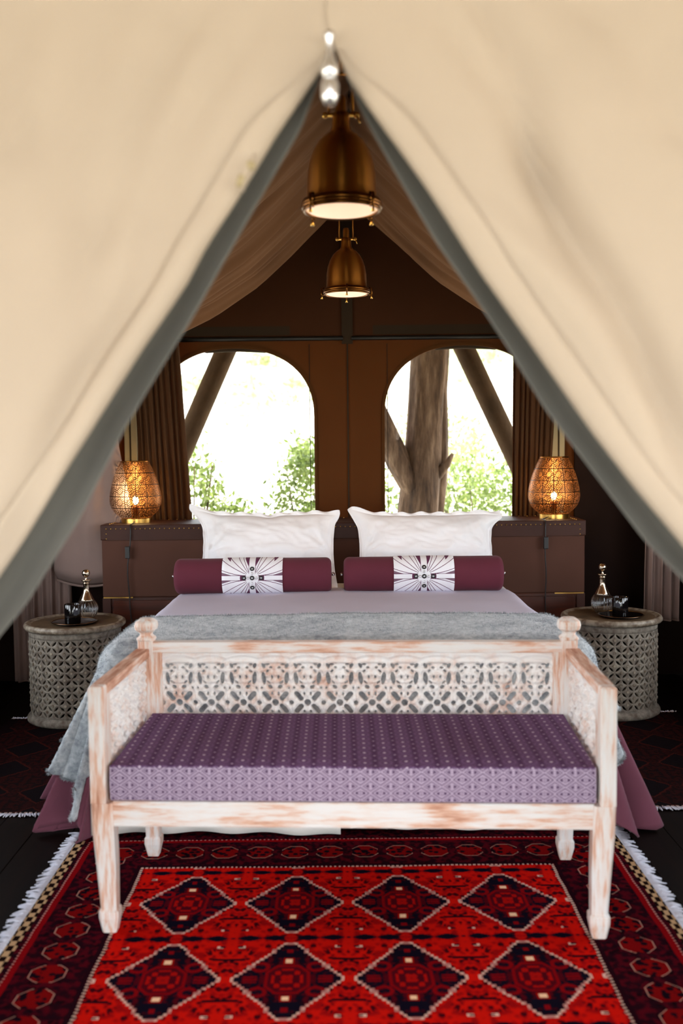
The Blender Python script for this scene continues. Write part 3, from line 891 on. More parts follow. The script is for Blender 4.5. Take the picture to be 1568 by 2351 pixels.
mb = MB(); limb(mb, [(0.02, 0.0, 1.55), (-0.16, -0.02, 1.85), (-0.34, -0.05, 2.25), (-0.62, -0.05, 3.0)], [0.11, 0.10, 0.085, 0.07], lump=0.1, seed=5); mb.build('side_branch', M['bark'], tr, smooth=True)
mb = MB(); limb(mb, [(0.12, -0.05, 1.70), (0.22, -0.12, 1.82), (0.26, -0.14, 1.90)], [0.05, 0.03, 0.014], lump=0.1, seed=8, seg=14, sub=5); mb.build('broken_stub', M['bark'], tr, smooth=True)
# leaning timber poles of the fly frame
for (a, b, lb) in (((-0.50, 2.70), (-1.985, -0.55), 'left'), ((0.565, 2.70), (2.09, -0.55), 'right')):
    t = thing('leaning_pole', 'thick round timber pole leaning across the %s window outside' % lb, 'pole', (b[0], 6.9, -0.55), 0, 'leaning poles behind the tent')
    dx, dz = a[0] - b[0], a[1] - b[1]
    mb = MB(); limb(mb, [(0, 0, 0), (dx * 0.5, 0, dz * 0.5), (dx, 0, dz)], [0.074, 0.072, 0.070], 20, 0.02, 1.0, 8); mb.build('pole_shaft', M['bark_pole'], t, smooth=True)

# =================================================================== CURTAINS
def pleated(name, label, cat, topx, botx, y, z0, z1, n_pleat, amp, mat, group, seed, wave=0.0, hemcurve=0.0):
    nx, nzv = n_pleat * 14 + 1, 40
    P = np.zeros((nzv, nx, 3))
    for i, v in enumerate(np.linspace(0, 1, nzv)):
        for j, u in enumerate(np.linspace(0, 1, nx)):
            x0 = topx[0] + (botx[0] - topx[0]) * v; x1 = topx[1] + (botx[1] - topx[1]) * v
            uu = u + 0.012 * math.sin(u * 17 + seed + v * 1.5)
            x = x0 + (x1 - x0) * uu
            ph = u * n_pleat * 2 * PI + 0.8 * nz(u * 4, v * 1.2, seed)
            yy = amp * (math.sin(ph) + 0.35 * math.sin(2 * ph + seed)) * (0.75 + 0.5 * nz(u * 6 + seed, v, 2)) + wave * math.sin(v * 3)
            P[i, j] = (x, yy, z1 + (z0 - z1) * v - hemcurve * v * math.sin(PI * u))
    cx = (topx[0] + topx[1]) / 2
    t = thing(name, label, cat, (cx, y, z0), 0, group)
    P -= np.array([cx, 0, z0])
    MB().grid(P).build('drop', mat, t, smooth=True, solid=0.003)
    MB().tube([tuple(P[-1, j]) for j in range(nx)], 0.004, 6).build('hem', mat, t, smooth=True)
    return t
pleated('window_curtain', 'brown pleated curtain drawn to the left of the left window', 'curtain', (-1.24, -0.955), (-1.19, -0.892), 5.99 - 0.025, 0.86, 2.045, 8, 0.014, M['curtain_brown'], 'brown window curtains', 1.0)
pleated('window_curtain', 'brown pleated curtain drawn to the right of the right window', 'curtain', (1.035, 1.30), (1.025, 1.235), 5.99 - 0.025, 0.86, 2.045, 8, 0.014, M['curtain_brown'], 'brown window curtains', 4.0)
pleated('side_curtain', 'pale mauve pleated curtain behind the left side table', 'curtain', (-1.98, -1.62), (-1.98, -1.63), 5.93, 0.02, 2.0, 7, 0.022, M['curtain_mauve'], 'pale side curtains', 2.0)
pleated('side_curtain', 'pale mauve pleated curtain behind the right side table', 'curtain', (1.79, 2.0), (1.775, 1.985), 5.82, 0.37, 2.0, 4, 0.028, M['curtain_mauve'], 'pale side curtains', 6.0)
# looped-up side panel of pale canvas
P = np.zeros((46, 40, 3))
for i, v in enumerate(np.linspace(0, 1, 46)):
    for j, u in enumerate(np.linspace(0, 1, 40)):
        wv = 0.55 + 0.45 * smooth01(0.0, 0.75, v)
        x = -1.46 + (u - 0.5) * 0.46 * wv + 0.03 * (1 - v)
        y = 5.80 - 0.09 * math.sin(PI * u) * (0.4 + 0.6 * v) + 0.012 * math.sin(u * 19 + v * 3) * (1.1 - v) + 0.015 * nz(u * 3, v * 3, 3)
        z = 1.62 - 0.98 * v - 0.03 * math.sin(PI * u) * v + 0.04 * (u ** 4) * v
        if v > 0.93: y += (v - 0.93) * 1.2
        P[i, j] = (x, y, z)
t = thing('looped_canvas', 'pale pink canvas panel looped up behind the left lamp', 'canvas panel', (-1.46, 5.8, 0.64))
P -= np.array([-1.46, 5.8, 0.64])
MB().grid(P).build('panel', M['curtain_mauve'], t, smooth=True, solid=0.004)
MB().tube([tuple(P[-1, j]) for j in range(40)], 0.010, 8).build('hem_roll', M['curtain_mauve'], t, smooth=True)

# =================================================================== PENDANT LAMPS
def pendant(label, loc, turn):
    t = thing('pendant_lamp', label, 'pendant lamp', loc, 0, 'brass pendants under the ridge')
    # origin at rim level
    bell = [(0.104, 0.012), (0.100, 0.020), (0.0985, 0.05), (0.0975, 0.09), (0.092, 0.125), (0.081, 0.157), (0.065, 0.185), (0.046, 0.203), (0.032, 0.212), (0.026, 0.225), (0.0235, 0.245), (0.0235, 0.265)]
    b = MB().lathe(bell, 48).build('bell', M['brass_old'], t, smooth=True, solid=0.002)
    MB().lathe([(0.016, 0.25), (0.016, 0.305), (0.012, 0.315), (0.001, 0.316)], 20).build('neck', M['brass_old'], t, smooth=True)
    rim = MB(); rim.lathe([(0.101, 0.020), (0.112, 0.020), (0.116, 0.014), (0.116, 0.006), (0.112, 0.004)], 48); rim.torus((0, 0, 0.002), 0.112, 0.006, 'Z', 48, 8); rim.torus((0, 0, -0.006), 0.108, 0.005, 'Z', 48, 8)
    rim.build('rim_ring', M['brass_dark'], t, smooth=True)
    MB().lathe([(0.1045, -0.004), (0.095, -0.009), (0.06, -0.014), (0.02, -0.016), (0.0005, -0.0165)], 40).build('diffuser', M['diffuser'], t, smooth=True)
    for k in range(4):
        a = turn + k * PI / 2; c, s = math.cos(a), math.sin(a)
        cl = MB()
        cl.tube([(0.112 * c, 0.112 * s, 0.024), (0.124 * c, 0.124 * s, 0.022), (0.124 * c, 0.124 * s, -0.008), (0.112 * c, 0.112 * s, -0.012)], 0.0045, 6)
        o = cl.build('clamp', M['brass_dark'], t, smooth=True)
        MB().tube([(0.124 * c, 0.124 * s, -0.004), (0.124 * c, 0.124 * s, -0.020), (0.124 * c, 0.124 * s, -0.030)], [0.0025, 0.003, 0.0065], 8).build('thumb_screw', M['brass'], o, smooth=True)
    fork = MB()
    ca, sa = math.cos(turn - 0.4), math.sin(turn - 0.4)
    for s in (-1, 1):
        dx = 0.034 * s
        fork.tube([(dx, 0, 0.262), (dx, 0, 0.362), (dx * 0.8, 0, 0.375), (0, 0, 0.377)], 0.0036, 8)
    fork.build('fork', M['brass_old'], t, smooth=True)
    kn = MB(); kn.tube([(-0.045, 0, 0.262), (0.045, 0, 0.262)], 0.006, 10); kn.sphere((-0.045, 0, 0.262), 0.009); kn.sphere((0.045, 0, 0.262), 0.009)
    kn.tube([(0.046, -0.004, 0.262), (0.054, -0.01, 0.237)], 0.003, 8)
    kn.build('knuckle', M['brass'], t, smooth=True)
    top = 2.76 - loc[2]
    MB().tube([(0, 0, 0.375), (0, 0, top)], 0.005, 8).build('hanging_rod', M['brass_dark'], t, smooth=True)
    L = bpy.data.lights.new('pendant_light', 'AREA'); L.shape = 'DISK'; L.size = 0.18; L.energy = 0.9; L.color = (1.0, 0.62, 0.33)
    lo = bpy.data.objects.new('pendant_glow', L); link(lo, t); lo.location = (0, 0, -0.02)
    return t
pendant('large near brass pendant lamp hanging below the tent apex', (0.010, 2.92, 2.092), 0.78)
pendant('smaller looking far brass pendant lamp in front of the back gable', (0.037, 5.0, 2.172), 1.57)

# =================================================================== HEADBOARD
HB = thing('headboard_chest', 'long brown leather trimmed headboard chest behind the bed', 'headboard', (0.008, 5.6, 0))
hx = 1.365
MB().box(-hx, hx, 0.0, 0.40, 0.572, 0.900).build('upholstered_body', M['fabric_brown'], HB, bevel=0.008)
MB().box(-hx - 0.004, hx + 0.004, -0.008, 0.408, 0.897, 0.985).build('leather_lid', M['leather'], HB, bevel=0.006)
MB().box(-hx + 0.03, hx - 0.03, -0.0105, -0.006, 0.897, 0.958).build('lid_band', M['leather'], HB, bevel=0.001)
MB().box(-hx, hx, 0.004, 0.40, 0.0, 0.572).build('lower_case', M['mahogany'], HB, bevel=0.003)
for s in (-1, 1):
    MB().box(s * hx - (0.045 if s > 0 else 0), s * hx + (0.045 if s < 0 else 0), -0.006, 0.01, 0.0, 0.568).build('corner_strap', M['leather'], HB)
    MB().box(min(s * (hx - 0.005), s * (hx - 0.17)), max(s * (hx - 0.005), s * (hx - 0.17)), -0.005, 0.004, 0.568, 0.574).build('brass_strip', M['brass'], HB)
    for a, b in ((0.06, 0.66), (0.68, 1.28)):
        x0, x1 = sorted((s * (hx - a), s * (hx - b)))
        d = MB().box(x0, x1, -0.010, 0.006, 0.12, 0.555).build('drawer', M['mahogany'], HB, bevel=0.003)
        MB().tube([((x0 + x1) / 2 - 0.05, -0.012, 0.34), ((x0 + x1) / 2 - 0.04, -0.03, 0.33), ((x0 + x1) / 2 + 0.04, -0.03, 0.33), ((x0 + x1) / 2 + 0.05, -0.012, 0.34)], 0.004, 6).build('handle', M['brass'], d, smooth=True)
st = MB()
def stud(x, y, z, n='y'):
    ring = []
    st.sphere((x, y, z), 0.0038, 8, 5)
xx = -hx + 0.03
while xx < hx - 0.028:
    stud(xx, -0.0095, 0.962); xx += 0.0275
for s in (-1, 1):
    for k in range(1, 3): stud(s * (hx - 0.03), -0.0095, 0.962 - k * 0.028)
xx = -hx + 0.02
while xx < hx:
    stud(xx, 0.36, 0.9855); xx += 0.05
for s in (-1, 1):
    for k in range(8): stud(s * (hx - 0.045), 0.02 + k * 0.045, 0.9855)
tag(st.build('brass_studs', M['brass'], HB, smooth=True), 'rows of small brass studs', kind='stuff')

# =================================================================== BED
bed = thing('bed', 'wide double bed with white linen base', 'bed', (0.015, 4.6, 0))
MB().box(-0.88, 0.88, -1.00, 0.98, 0.08, 0.34).build('bed_base', M['mahogany'], bed, bevel=0.01)
MB().box(-0.885, 0.885, -1.01, 0.985, 0.34, 0.648).build('mattress', M['linen'], bed, bevel=0.05)
for a in (-0.8, 0.8):
    for b in (-0.9, 0.9):
        MB().box(a - 0.04, a + 0.04, b - 0.04, b + 0.04, 0, 0.09).build('leg', M['mahogany'], bed)
def skirt_panel(pts, name='skirt_panel', z0=0.015, z1=0.345, seed=0.0):
    P = np.zeros((12, 60, 3)); (xa, ya), (xb, yb) = pts
    nxv = Vector((yb - ya, xa - xb, 0)).normalized()
    for i, v in enumerate(np.linspace(0, 1, 12)):
        for j, u in enumerate(np.linspace(0, 1, 60)):
            w_ = 0.012 * v * math.sin(u * 24 + seed)
            P[i, j] = (xa + (xb - xa) * u + nxv.x * w_, ya + (yb - ya) * u + nxv.y * w_, z1 + (z0 - z1) * v + 0.012 * math.sin(u * 3 + seed) * v)
    return MB().grid(P).build(name, M['skirt'], bed, smooth=True, solid=0.003)
skirt_panel([(-0.93, -1.085), (-0.030, -1.088)], seed=0.5, z0=0.012)
skirt_panel([(0.005, -1.092), (0.895, -1.060)], seed=2.5, z0=0.030)
skirt_panel([(-0.905, 0.98), (-0.905, -1.03)], seed=1.0)
skirt_panel([(0.905, -1.03), (0.905, 0.98)], seed=3.0)

def drape(hw, yhead, yfoot, top, oL, oR, oF, r, flare, amp, kf, nx, ny, seed, cx=0.015, floor=0.012, crown=0.0, headfade=False, edge_noise=0.0):
    s0, s1 = -(hw + oL), hw + oR
    P = np.zeros((ny, nx, 3)); h2 = hw - r; yf = yfoot + r
    for i, tt in enumerate(np.linspace(0, 1, ny)):
        for j, ss in enumerate(np.linspace(0, 1, nx)):
            s = s0 + (s1 - s0) * ss; t_ = yhead + (yfoot - oF - yhead) * tt
            if edge_noise:
                s += edge_noise * nz(t_ * 5, seed) * (abs(ss - 0.5) * 2) ** 4; t_ += edge_noise * nz(s * 5, seed + 9) * (tt ** 4 - (1 - tt) ** 4 * 0.6)
            cs = max(-h2, min(h2, s)); ct = max(yf, t_)
            dx, dy = s - cs, t_ - ct; d = math.hypot(dx, dy)
            z = top + crown * (1 - (cs / hw) ** 2) + 0.006 * nz(s * 2.6, t_ * 2.6, seed) + 0.003 * nz(s * 8, t_ * 8, seed)
            x, y = cs, ct
            if d > 1e-6:
                ux, uy = dx / d, dy / d
                fl_ = flare * (0.30 + 0.70 * abs(ux))
                if d < r * PI / 2:
                    an = d / r; hz, vt, rest = r * math.sin(an), r * (1 - math.cos(an)), 0
                else:
                    rest = d - r * PI / 2; hz, vt = r + fl_ * rest, r + rest * math.sqrt(1 - fl_ * fl_)
                ang = math.atan2(abs(dy), abs(dx))
                p = -ct + ang * 0.55 + (hw - abs(cs)) + (0.37 if dx > 0 else 0)
                ph = p * kf + seed * 2 + 1.2 * nz(p * 1.5, seed)
                fold = amp * rest * (0.2 + 0.8 * abs(ux)) * (math.sin(ph) + 0.4 * math.sin(2.3 * ph + seed))
                hz += fold
                z -= vt
                tx, ty = -uy, ux
                sh = 0.35 * amp * rest * math.cos(ph)
                x += ux * hz + tx * sh; y += uy * hz + ty * sh
                if z < floor: 
                    ex = floor - z; z = floor + 0.004 * math.sin(ph * 2); x += ux * ex * 0.1; y += uy * ex * 0.1
            P[i, j] = (x + cx, y, z)
    return P
# lilac duvet
P = drape(0.895, 5.12, 3.59, 0.662, 0.16, 0.16, 0.10, 0.09, 0.12, 0.10, 9, 90, 90, 1.3, crown=0.010)
dv = thing('duvet', 'smooth pale lilac duvet spread over the bed', 'duvet', (0.015, 4.4, 0.66)); P -= np.array([0.015, 4.4, 0.66])
MB().grid(P).build('cover', M['lilac'], dv, smooth=True, solid=0.012)
# plum bedspread at the foot
P = drape(0.905, 4.05, 3.575, 0.676, 0.60, 0.60, 0.44, 0.10, 0.26, 0.20, 19, 170, 140, 4.4, crown=0.008)
bs = thing('plum_bedspread', 'plum velvet bedspread hanging over the sides of the bed under the fur throw', 'bedspread', (0.015, 4.0, 0.66)); P -= np.array([0.015, 4.0, 0.66])
MB().grid(P).build('cover', M['plum_velvet'], bs, smooth=True, solid=0.006)
# grey throw
P = drape(0.919, 4.12, 3.558, 0.695, 0.40, 0.22, 0.36, 0.105, 0.29, 0.20, 19, 170, 140, 4.4, crown=0.010, edge_noise=0.03)
tw = thing('fur_throw', 'grey fleece throw laid across the foot of the bed', 'throw', (0.015, 4.0, 0.69)); P -= np.array([0.015, 4.0, 0.69])
MB().grid(P).build('fleece', M['fur'], tw, smooth=True, solid=0.016)
def pile(P, n, ln, seed):
    r = np.random.default_rng(seed); a, b = P.shape[:2]
    i = r.uniform(0, a - 1.001, n); j = r.uniform(0, b - 1.001, n)
    k = n // 5; i[:k] = r.choice([0.0, a - 1.001], k); kk = n // 5; j[k:k + kk] = r.choice([0.0, b - 1.001], kk)
    i0 = i.astype(int); j0 = j.astype(int); fi = (i - i0)[:, None]; fj = (j - j0)[:, None]
    p = (P[i0, j0] * (1 - fi) * (1 - fj) + P[i0 + 1, j0] * fi * (1 - fj) + P[i0, j0 + 1] * (1 - fi) * fj + P[i0 + 1, j0 + 1] * fi * fj)
    e1 = P[i0 + 1, j0] - P[i0, j0]; e2 = P[i0, j0 + 1] - P[i0, j0]
    nn = np.cross(e2, e1); nn /= np.linalg.norm(nn, axis=1)[:, None] + 1e-9
    nn[nn[:, 2] < -0.2] *= -1
    out = np.where((np.abs(p[:, 0]) > 0.9)[:, None], np.stack([np.sign(p[:, 0]), np.zeros(n), np.zeros(n)], 1), 0)
    sg = np.sign((nn * (out + np.array([0, -0.2, 0.6]))).sum(1)); sg[sg == 0] = 1; nn *= sg[:, None]
    d = nn * 0.7 + r.normal(0, 0.55, (n, 3)); d /= np.linalg.norm(d, axis=1)[:, None]
    side = np.cross(d, r.normal(0, 1, (n, 3))); side /= np.linalg.norm(side, axis=1)[:, None] + 1e-9
    L_ = ln * r.uniform(0.5, 1.2, (n, 1))
    base = p + nn * 0.006
    V = np.stack([base - side * 0.0011, base + side * 0.0011, base + d * L_], 1).reshape(-1, 3)
    Fc = np.arange(3 * n).reshape(-1, 3)
    mb = MB(); mb.v = V.tolist(); mb.f = Fc.tolist(); mb.m = [0] * n
    return mb
tag(pile(P, 70000, 0.013, 5).build('pile', M['fur'], tw), kind='stuff')

# pillows
def pillow(label, cx, cy, cz, hw, hh, T, tilt, seed, ears):
    t = thing('pillow', label, 'pillow', (cx, cy, cz), 0, 'white pillows against the headboard')
    n, m = 72, 48
    def surf(sign):
        P = np.zeros((m, n, 3))
        for i, b in enumerate(np.linspace(-1.10, 1.10, m)):
            for j, a in enumerate(np.linspace(-1.055, 1.055, n)):
                a_, b_ = max(-1, min(1, a)), max(-1, min(1, b))
                th_ = (max(0, 1 - abs(a_) ** 3.2)) ** 0.62 * (max(0, 1 - abs(b_) ** 2.6)) ** 0.62
                pin = 1 - 0.055 * (1 - abs(b_) ** 2) * (abs(a_) ** 6) 
                x = a * hw * pin
                z = b * hh * (1 - 0.06 * (1 - a_ ** 2) * (1 if b > 0 else 0.3)) 
                wr = 0.016 * nz(a * 4 + seed, b * 3, seed) + 0.020 * nz(a * 12, b * 5 + seed, 1) * (abs(a_) ** 2) + 0.012 * abs(nz(a * 3 + b * 6, b * 2 - a * 5, seed + 3))
                fan = 0.017 * math.sin(math.atan2(b_ + 0.2, 1.02 - abs(a_)) * 13 + seed) * smooth01(0.55, 0.95, abs(a_)) * (0.15 + 0.85 * smooth01(-0.5, 0.3, b))
                y = sign * T * th_ + (wr + fan) * (0.3 + 0.7 * th_)
                fx = max(0, abs(a) - 1) + max(0, abs(b) - 1)
                if fx > 0:
                    y += 0.014 * math.sin(a * 22 + b * 17 + seed) * (fx / 0.1)
                for (ea, eb, ox_, oy_, oz_) in ears:
                    q = math.exp(-((a - ea) ** 2 / 0.018 + (b - eb) ** 2 / 0.05))
                    x += ox_ * q; y += oy_ * q; z += oz_ * q
                P[i, j] = (x, y - sign * 0.001, z)
        # lean back
        c, s = math.cos(tilt), math.sin(tilt)
        y0 = P[:, :, 1].copy(); z0 = P[:, :, 2] + hh
        P[:, :, 1] = y0 * c + z0 * s; P[:, :, 2] = z0 * c - y0 * s
        return P
    A = surf(-1); B = surf(1)
    mb = MB(); mb.grid(A); mb.grid(B[:, ::-1])
    mb.build('pillow_case', M['linen'], t, smooth=True)
    # stitched line of the flange
    ln = []
    idx_i = [2] * 66 + list(range(2, m - 2)) + [m - 3] * 66 + list(range(m - 3, 1, -1))
    idx_j = list(range(3, 69)) + [n - 3] * (m - 4) + list(range(68, 2, -1)) + [2] * (m - 4)
    pts = [Vector(A[i, j]) + Vector((0, -0.0012, 0)) for i, j in zip(idx_i, idx_j)]
    MB().tube(pts, 0.0009, 4, cap=False).build('flange_stitch', M['linen'], t, smooth=True)
    return t
pillow('white pillow leaning on the headboard at left, its upper left corner sticking out', -0.40, 5.30, 0.672, 0.355, 0.205, 0.085, 0.42, 1.7, [(-1.0, 1.05, -0.075, -0.02, 0.03), (1.0, 1.0, 0.02, -0.02, -0.015), (0.0, 1.0, 0, 0, -0.012)])
pillow('white pillow leaning on the headboard at right, its upper right corner folded over', 0.455, 5.30, 0.672, 0.36, 0.200, 0.085, 0.42, 6.1, [(-1.0, 1.0, -0.05, -0.015, 0.03), (1.0, 0.95, 0.055, -0.03, -0.02), (0.0, 1.0, 0, 0, 0.004)])

# bolsters
def bolster(label, cx, hl, rz, seed):
    t = thing('bolster', label, 'bolster', (cx, 5.05, 0.668), rz, 'plum bolsters on the bed')
    R = 0.090; z0 = R
    def body(x0, x1, capl, capr):
        prof = []
        n = 30
        for k in range(n + 1):
            x = x0 + (x1 - x0) * k / n; prof.append((x, R * (1 + 0.012 * nz(x * 6, seed))))
        if capl: prof = [(x0 - 0.0, 0.001)] + [(x0 + 0.0 + 0.03 * (1 - math.cos(a)), (R - 0.03) + 0.03 * math.sin(a)) for a in np.linspace(0, PI / 2, 8)] + [p for p in prof if p[0] > x0 + 0.035]
        if capr: prof = [p for p in prof if p[0] < x1 - 0.035] + [(x1 - 0.03 * (1 - math.cos(a)), (R - 0.03) + 0.03 * math.sin(a)) for a in np.linspace(PI / 2, 0, 8)] + [(x1, 0.001)]
        rings = []
        for (x, r) in prof:
            ring = []
            for j in range(48):
                a = 2 * PI * j / 48; rr = r * (1 + 0.012 * nz(math.cos(a) * 2, math.sin(a) * 2, x * 4 + seed))
                zz = rr * math.sin(a); zz = max(zz, -R * 0.985)
                ring.append((x, rr * math.cos(a), z0 + zz))
            rings.append(ring)
        return MB().loft(rings)
    sep_smooth(body(-hl, -0.149, True, False).build('plum_end', M['plum'], t), 60)
    sep_smooth(body(0.149, hl, False, True).build('plum_end', M['plum'], t), 60)
    rings = []
    for x in np.linspace(-0.152, 0.152, 16):
        rings.append([(x, (R + 0.0025) * math.cos(a) * (1 + 0.004 * nz(x * 20, a)), max(-R * 0.985, (R + 0.0025) * math.sin(a))) for a in np.linspace(0, 2 * PI, 48, endpoint=False)])
    pn = MB().loft(rings, cap=False).build('printed_band', M['print'], t, smooth=True, solid=0.002); pn.location = (0, 0, z0)
    for (bx, bz) in ((0, 0), (-0.041, 0), (0.045, 0), (0, 0.045), (0, -0.050)):
        yy = -math.sqrt(max(0, (R + 0.004) ** 2 - bz ** 2))
        b = MB(); b.torus((0, 0, 0), 0.0085, 0.0032, 'Y', 20, 8); o = b.build('button', M['black_plastic'], t, smooth=True)
        o.location = (bx, yy, z0 + bz); o.rotation_euler = (-math.asin(bz / 0.095), 0, 0)
        MB().torus((0, -0.001, 0), 0.0035, 0.0016, 'Y', 14, 6).build('button_eye', M['white_metal'], o, smooth=True)
    for (bx, bz) in ((-0.021, 0), (0.022, 0), (0, 0.022), (0, -0.027)):
        yy = -math.sqrt(max(0, (R + 0.004) ** 2 - bz ** 2))
        MB().sphere((bx, yy, z0 + bz), 0.0062, 12, 8).build('bead', M['white_metal'], t, smooth=True)
    for s in (-1, 1):
        MB().torus((s * (hl + 0.008), 0, z0 + 0.004), 0.008, 0.002, 'Y', 16, 6).build('end_loop', M['plum'], t, smooth=True)
        MB().sphere((s * (hl + 0.010), -0.006, z0 + 0.002), 0.007, 12, 8).build('end_button', M['white_metal'], t, smooth=True)
    return t
bolster('plum bolster with white printed band, on the left half of the bed', -0.452, 0.398, 0.004, 1.0)
bolster('plum bolster with white printed band, on the right half of the bed', 0.412, 0.404, -0.006, 5.0)

# =================================================================== TABLE LAMPS
def table_lamp(label, loc, cord_pts, sw):
    t = thing('table_lamp', label, 'lamp', loc, 0, 'perforated lamps on the headboard')
    MB().lathe([(0.001, 0), (0.084, 0), (0.084, 0.024), (0.078, 0.026), (0.001, 0.026)], 40).build('base_ring', M['brass'], t)
    sep_smooth(t.children[0], 40)
    H = 0.332; z0 = 0.022
    ft = [0, .12, .25, .4, .55, .65, .75, .85, .93, 1.0]; rr = [.080, .100, .118, .134, .145, .149, .146, .132, .108, .076]
    n, m = 64, 44; mb = MB(); P = np.zeros((m, n + 1, 3))
    tt = np.linspace(1, 0, m)
    from_ = np.interp(tt, ft, rr)
    # smooth the profile
    for _ in range(3): from_[1:-1] = (from_[:-2] + 2 * from_[1:-1] + from_[2:]) / 4
    for i in range(m):
        for j in range(n + 1):
            a = 2 * PI * j / n
            P[i, j] = (from_[i] * math.cos(a), from_[i] * math.sin(a), z0 + H * (1 - tt[i]))
    mb.grid(P); me = mb.mesh('shade', M['perforated'], True)
    uv = me.uv_layers.new(name='UVMap')
    co = np.zeros(len(me.loops), dtype=int); me.loops.foreach_get('vertex_index', co)
    iu = co % (n + 1); iv = co // (n + 1)
    arr = np.stack([iu / n, iv / (m - 1)], 1).astype(np.float32).ravel(); uv.data.foreach_set('uv', arr)
    sh = bpy.data.objects.new('shade', me); link(sh, t)
    MB().torus((0, 0, z0 + H), 0.080, 0.003, 'Z', 40, 6).build('shade_rim', M['brass_old'], t, smooth=True)
    MB().lathe([(0.016, 0.02), (0.016, 0.075), (0.020, 0.085), (0.018, 0.095), (0.001, 0.096)], 16).build('bulb_socket', M['brass_dark'], t, smooth=True)
    MB().sphere((0, 0, 0.128), 0.017, 16, 12, 1.4).build('bulb', M['bulb'], t, smooth=True)
    L = bpy.data.lights.new('bulb_light', 'POINT'); L.energy = 2.2; L.color = (1.0, 0.66, 0.32); L.shadow_soft_size = 0.02
    lo = bpy.data.objects.new('bulb_glow', L); link(lo, t); lo.location = (0, 0, 0.165)
    cd = MB().tube(cord_pts, 0.0034, 8).build('cord', M['black_plastic'], t, smooth=True)
    MB().box(sw[0] - 0.013, sw[0] + 0.013, sw[1] - 0.014, sw[1] + 0.002, sw[2] - 0.034, sw[2] + 0.034).build('inline_switch', M['black_plastic'], t, bevel=0.003)
    return t
def cord(x0, yf, seed, drift):
    # local to lamp base; front of headboard is at local y = yf
    pts = [(x0 * 0.6, -0.080, 0.010), (x0, -0.11, 0.003), (x0, yf + 0.002, 0.003), (x0, yf - 0.011, -0.006), (x0, yf - 0.012, -0.05)]
    for k in range(1, 16):
        z = -0.05 - k * 0.058
        pts.append((x0 + drift(k / 15) + 0.003 * math.sin(k * 1.3 + seed), yf - 0.013, z))
    return pts
LYc = 5.775
table_lamp('perforated brass table lamp on the left end of the headboard', (-1.195, LYc, 0.985), cord(0.008, 5.592 - LYc, 0.4, lambda t: -0.022 * math.sin(PI * min(1, t * 1.6)) + 0.006 * t), (-0.010, 5.577 - LYc, -0.155))
table_lamp('perforated brass table lamp on the right end of the headboard', (1.234, LYc, 0.985), cord(-0.088, 5.592 - LYc, 2.0, lambda t: 0.004 * t - 0.035 * max(0, t - 0.75) * 4), (-0.087, 5.577 - LYc, -0.125))

# =================================================================== DRUM SIDE TABLES
P_ = 2 * PI * 0.232 / 22
def lat(u, v):
    # rotated square lattice: lens-shaped slits along the edges of every diamond
    a = (u + v) / P_; b = (u - v) / P_
    fa = a - np.floor(a); fb = b - np.floor(b)                  # cell 0..1
    def lens(e, s):
        dist = np.minimum(e, 1 - e)                             # distance to edge line
        half = 0.115 * (1 - ((s - 0.5) / 0.36) ** 2)
        return half - dist
    h = np.maximum(lens(fa, fb), lens(fb, fa))
    return -h
unit = fret_unit(lat, 0, P_, 0, P_, 24, 24)
RD = 0.232
def cyl(u, v, d):
    a = u / RD; r = RD + d
    return np.stack([r * np.cos(a), r * np.sin(a), v], 1)
NR = 6
vz0 = 0.048
drum_mb = fret_mesh(unit, [(i * P_, vz0 + j * P_) for i in range(22) for j in range(NR)], 0.014, cyl, lambda u, v: 0.003 * np.clip(lat(u, v) * 6, 0, 1))
vz1 = vz0 + NR * P_
drum_me = drum_mb.mesh('carved_drum', M['grey_wood'])
dots_mb = MB()
for i in range(22):
    for j in range(NR * 2):
        for off in (0,):
            u = (i + 0.5 + 0.5 * (j % 2)) * P_; v = vz0 + (j * 0.5) * P_ + 0.0
            if j == 0: continue
            a = u / RD; c, s = math.cos(a), math.sin(a)
            ring1 = []; ring2 = []
            for k in range(8):
                q = 2 * PI * k / 8; du, dv = 0.0085 * math.cos(q), 0.0085 * math.sin(q)
                for ring, rr_, sc_ in ((ring1, RD + 0.002, 1), (ring2, RD + 0.0065, 0.8)):
                    ring.append((rr_ * c - du * sc_ * s, rr_ * s + du * sc_ * c, v + dv * sc_))
            dots_mb.loft([ring1, ring2])
dots_me = dots_mb.mesh('carved_buttons', M['table_top'])
def drum_table(label, loc, rz):
    t = thing('drum_table', label, 'side table', loc, rz, 'carved drum side tables')
    link(bpy.data.objects.new('carved_drum', drum_me), t)
    b = link(bpy.data.objects.new('carved_buttons', dots_me), t); tag(b, 'small round bosses', kind='stuff')
    MB().lathe([(RD - 0.014, vz1 - 0.002), (RD + 0.001, vz1 - 0.002), (RD + 0.003, vz1 + 0.01), (RD + 0.003, 0.485), (RD - 0.014, 0.485)], 64).build('upper_band', M['grey_wood'], t, smooth=True)
    MB().lathe([(0.001, 0.478), (0.240, 0.478), (0.252, 0.480), (0.259, 0.488), (0.260, 0.497), (0.256, 0.506), (0.248, 0.511), (0.240, 0.510), (0.234, 0.505), (0.222, 0.503), (0.001, 0.503)], 72).build('top', M['table_top'], t, smooth=True)
    MB().lathe([(0.20, 0.0), (0.243, 0.0), (0.252, 0.006), (0.254, 0.018), (0.248, 0.030), (0.238, 0.036), (RD + 0.001, 0.044), (RD, 0.052), (RD - 0.014, 0.052), (0.20, 0.03), (0.20, 0.0)], 64).build('base_ring', M['grey_wood'], t, smooth=True)
    return t
drum_table('grey carved drum table to the left of the bed', (-1.40, 5.165, 0.0075), 0.3)
drum_table('grey carved drum table to the right of the bed', (1.415, 5.20, 0.0075), 1.1)

